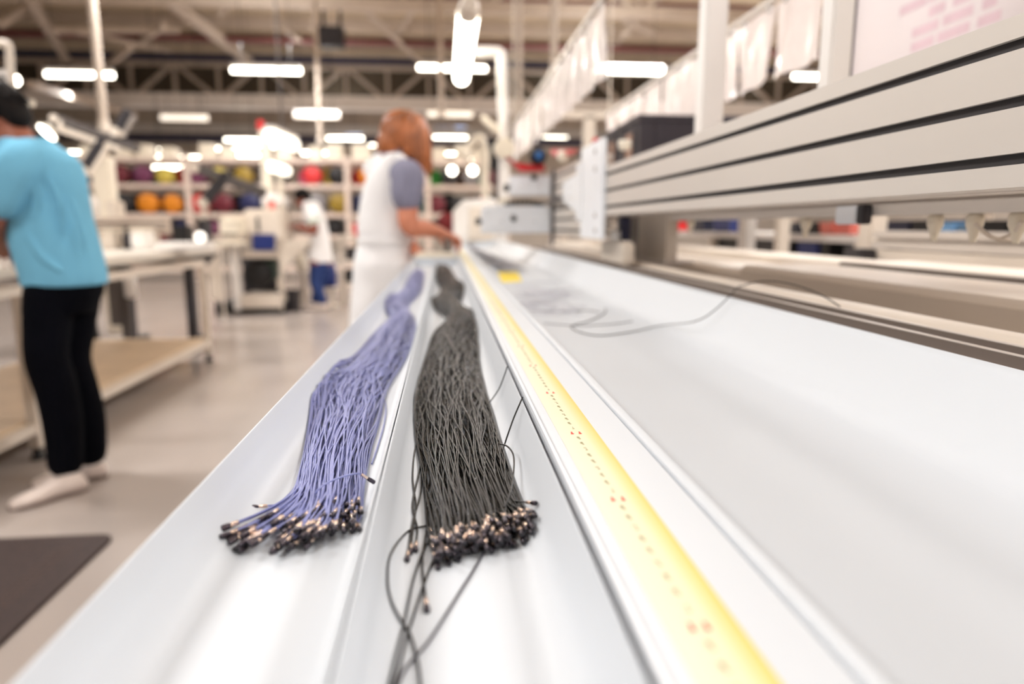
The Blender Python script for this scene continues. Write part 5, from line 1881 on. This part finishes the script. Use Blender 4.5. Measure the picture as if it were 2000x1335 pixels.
# bobbed hair: cap plus overlapping locks
m = MB()
hM = Mh
def hat(x, y, z): return hc + hM @ V((x, y, z))
m.ball(hat(0, -.025, .030), (.092, .105, .100), seg=20, M=hM)
m.ball(hat(0, -.075, -.035), (.080, .055, .080), seg=16, M=hM)
rs = random.Random(2)
for k in range(120):
    a = math.radians(rs.uniform(24, 336))          # round the head, leaving the face free
    side = abs(a - math.pi) / math.pi              # 0 at the nape, 1 at the face
    top = hat(.05 * math.sin(a), .05 * math.cos(a) - .02, .112)
    mid = hat(.092 * math.sin(a), .10 * math.cos(a) - .028, .040 + rs.uniform(-.02, .02))
    drop = .040 + .070 * side + rs.uniform(-.03, .03)
    low = mid + V((rs.uniform(-.008, .008), rs.uniform(-.008, .008), -drop))
    low = low + (low - hc).normalized() * .006
    tip = low + V((rs.uniform(-.016, .010), rs.uniform(-.014, .014), -.034))
    m.tube(spline([top, mid, low, tip], 10), [.010, .013, .014, .013, .012, .0115, .011, .009, .0065, .003], 7)
remeshed(m, 'hair', M_HAIRR, .0045, 1, wo)

# ----------------------------------------------------- man in the blue T-shirt
YM = 3.02
G = lambda px, py, dy=0: AY(px, py, YM + dy)
ma = thing('person', 'person in a sky blue T-shirt and dark trousers, leaning over the workbench on the left', 'person', (G(120, 900).x, YM, 0))
shirt = [(276, 28, 72), (284, 16, 104), (296, 6, 130), (316, 2, 149), (345, 2, 160), (380, 8, 165), (420, 16, 172), (460, 25, 183), (500, 36, 194), (535, 48, 202), (556, 53, 203)]
m = MB()
m.loft(inner(YM, shirt[1:] + [(585, 58, 198)], .145, .86))
legs = [((96, 575, -.06), (90, 690, -.09), (112, 790, -.08), (128, 868, -.07)), ((150, 575, .06), (138, 690, .06), (160, 790, .09), (172, 856, .09))]
ank = []
for lg in legs:
    pts = [G(*q) for q in lg]
    pts[-1].z = .10
    ank.append(pts[-1])
    limb(m, pts, [.066, .060, .054, .042])
hcM = G(-2, 228, -.01)
limb(m, [G(50, 312), G(38, 278), G(22, 254), hcM], [.09, .064, .058, .056])
atM, MM = head(m, hcM, (-.82, .12, -.42), (-.2, 0, .97), 1.02)
shl, ell, wrl = G(36, 320, -.15), G(-12, 428, -.16), G(-2, 482, .02)
shr, elr, wrr = G(78, 318, .16), G(-24, 420, .16), G(-42, 480, .14)
limb(m, [G(50, 320, -.08), shl, (shl + ell) / 2, ell, (ell + wrl) / 2, wrl], [.056, .056, .050, .042, .038, .027])
limb(m, [G(70, 320, .08), shr, (shr + elr) / 2, elr, (elr + wrr) / 2, wrr], [.056, .056, .050, .042, .038, .027])
hand(m, wrl, (-.3, .75, -.25), (.1, -.1, -1), -1, .4)
hand(m, wrr, (-.5, .3, -.2), (0, 0, -1), 1, .4)
remeshed(m, 'body', M_SKINT, .0045, 5, ma)
eyes(ma, atM, MM, 1.02)
m = MB()
m.loft([pxring(YM, py, l, r, .152) for py, l, r in shirt])
limb(m, [G(62, 306, -.07), G(34, 322, -.150), G(16, 362, -.165), G(6, 392, -.168)], [.078, .082, .078, .074])
limb(m, [G(84, 304, .07), G(72, 320, .150), G(44, 362, .168)], [.078, .082, .076])
# soft folds hanging from the shoulder
for k, (a_, b_, c_) in enumerate((((60, 345), (72, 385), (66, 440)), ((95, 340), (120, 400), (124, 470)), ((140, 380), (158, 440), (168, 500)), ((50, 450), (80, 500), (120, 530)))):
    m.tube(spline([G(a_[0], a_[1], -.148), G(b_[0], b_[1], -.152), G(c_[0], c_[1], -.148)], 10), [.004, .009, .012, .013, .013, .013, .012, .010, .008, .004], 8)
remeshed(m, 'tshirt', M_TEEB, .007, 6, ma)
m = MB()
m.loft([pxring(YM, 540, 58, 198, .142), pxring(YM, 570, 55, 196, .145), pxring(YM, 610, 54, 180, .14)])
tr = [((96, 575, -.07), (92, 640, -.09), (92, 700, -.11), (110, 760, -.09), (122, 820, -.08), (127, 872, -.07), (128, 902, -.07)), ((150, 575, .06), (142, 640, .06), (137, 700, .06), (154, 760, .08), (168, 810, .09), (174, 856, .09), (175, 884, .09))]
for t_ in tr:
    limb(m, [G(*q) for q in t_], [.094, .087, .082, .080, .077, .072, .07])
remeshed(m, 'trousers', M_NAVYT, .008, 6, ma)
for k, (h_, t_) in enumerate(((AZ(166, 898, 0), AZ(34, 930, 0)), (AZ(206, 874, 0), AZ(108, 888, 0)))):
    m = MB()
    an = ank[k]
    hh = V((an.x + .055, an.y + .01, 0))
    tt = hh + (t_ - h_).normalized() * .275
    foot(m, hh, tt, .085, .047)
    so = obj('shoe', m, M_SHOE, ma)
    m = MB()
    d = (tt - hh).normalized()
    r = d.cross(V((0, 0, 1)))
    out = [hh + d * (.275 * t) + r * (.052 * a) for t, a in ((-.03, .4), (.1, .85), (.4, .85), (.7, 1.06), (.9, .85), (1.02, .2), (1.02, -.2), (.9, -.85), (.7, -1.0), (.4, -.8), (.1, -.8), (-.03, -.4))]
    m.prism([(p.x, p.y) for p in out], 0.0, .014, axis='z')
    obj('sole', m, M_SOLE, so)
m = MB()
def hatM(x, y, z): return hcM + MM @ V((x, y, z))
m.ball(hatM(0, -.020, .036), (.083, .103, .095), seg=20, M=MM)
m.ball(hatM(0, -.070, -.020), (.068, .045, .062), seg=16, M=MM)
rs = random.Random(4)
for k in range(46):
    a = rs.uniform(.9, 5.4)
    z = rs.uniform(.0, .115)
    q = math.sqrt(max(0.02, 1 - (max(0, z - .035) / .1) ** 2))
    p = hatM(.082 * math.sin(a) * q, .10 * math.cos(a) * q - .022, z)
    m.tube([p, p + MM @ V((0, -.012, -.022))], [.010, .004], 6)
remeshed(m, 'hair', M_HAIRD, .006, 2, ma)

# ------------------------------------------------------- worker at the machine
YT = 9.4
T = lambda px, py, dy=0: AY(px, py, YT + dy)
wk = thing('person', 'dark-haired worker in a white smock and jeans bending over the machine in the middle', 'person', (T(625, 598).x, YT, 0))
sm3 = [(393, 594, 616), (400, 591, 624), (412, 592, 631), (430, 597, 637), (455, 606, 642), (480, 607, 646), (500, 605, 649), (512, 604, 650)]
m = MB()
m.loft(inner(YT, sm3[1:] + [(522, 606, 646)], .14, .86))
ank = []
for k, lg in enumerate((((618, 515, -.07), (614, 552, -.08), (632, 580, -.05)), ((636, 515, .08), (624, 556, .08), (616, 580, .06)))):
    pts = [T(*q) for q in lg]
    pts[-1].z = .09
    ank.append(pts[-1])
    limb(m, [pts[0], (pts[0] + pts[1]) / 2, pts[1], (pts[1] + pts[2]) / 2, pts[2]], [.09, .078, .06, .054, .040])
hcT = T(589, 388)
limb(m, [T(610, 408), T(602, 400), T(595, 394), hcT], [.08, .058, .052, .05])
atT, MT = head(m, hcT, (-.86, -.12, -.48), (-.4, 0, .9), 1.0)
shl, ell, wrl = T(612, 420, -.15), T(613, 452, -.2), T(580, 441, -.14)
shr, elr, wrr = T(604, 418, .15), T(592, 446, .2), T(576, 444, .1)
limb(m, [T(612, 418, -.08), shl, (shl + ell) / 2, ell, (ell + wrl) / 2, wrl], [.055, .056, .052, .046, .040, .028])
limb(m, [T(608, 416, .08), shr, elr, wrr], [.055, .05, .04, .028])
hand(m, wrl, (-1, .1, .05), (0, .2, -1), -1, .4)
hand(m, wrr, (-1, .1, .1), (0, -.2, -1), 1, .4)
remeshed(m, 'body', M_SKIND, .006, 4, wk)
eyes(wk, atT, MT)
m = MB()
m.loft([pxring(YT, py, l, r, .152) for py, l, r in sm3])
limb(m, [T(614, 410, -.08), T(613, 420, -.155), T(612, 431, -.17)], [.078, .080, .074])
limb(m, [T(610, 410, .08), T(604, 418, .155), T(600, 428, .17)], [.078, .078, .07])
remeshed(m, 'smock', M_SMOCK, .009, 6, wk)
m = MB()
m.tube([T(613, 432, -.17) + V((.072 * math.cos(a), .072 * math.sin(a), .02 * math.cos(a))) for a in [i * math.pi / 8 for i in range(17)]], .012, 8)
obj('sleeve_trim', m, mat('pale_green_trim', (170, 214, 180), .8, 0, .05, 10), wk, label='pale green sleeve edge')
m = MB()
m.loft([ring(T(604, 405), .085, .075), ring(T(601, 400), .072, .066), ring(T(598, 396), .062, .06)], caps=False)
obj('collar', m, M_PINK, wk, label='pink collar')
m = MB()
m.loft([pxring(YT, 505, 608, 645, .135), pxring(YT, 525, 608, 644, .135)])
for k, lg in enumerate((((618, 520, -.07), (615, 552, -.08), (630, 586, -.05)), ((636, 520, .08), (624, 556, .08), (616, 584, .06)))):
    pts = [T(*q) for q in lg]
    limb(m, [pts[0], (pts[0] + pts[1]) / 2, pts[1], (pts[1] + pts[2]) / 2, pts[2]], [.098, .086, .074, .070, .066])
remeshed(m, 'jeans', M_JEANS, .009, 5, wk)
for k in (0, 1):
    an = ank[k]
    m = MB()
    foot(m, V((an.x + .06, an.y, 0)), V((an.x - .20, an.y - .05, 0)), .09, .05)
    obj('shoe', m, M_SHOE, wk)
m = MB()
def hatT(x, y, z): return hcT + MT @ V((x, y, z))
m.ball(hatT(0, -.022, .036), (.086, .102, .092), seg=20, M=MT)
m.ball(hatT(0, -.075, -.015), (.072, .048, .062), seg=14, M=MT)
rs = random.Random(6)
for k in range(60):
    a = rs.uniform(.7, 5.6)
    z = rs.uniform(-.01, .12)
    q = math.sqrt(max(.05, 1 - (max(0, z - .035) / .1) ** 2))
    p = hatT(.088 * math.sin(a) * q, .104 * math.cos(a) * q - .022, z)
    m.ball(p, rs.uniform(.012, .022), seg=8)
remeshed(m, 'hair', M_HAIRD, .007, 1, wk)
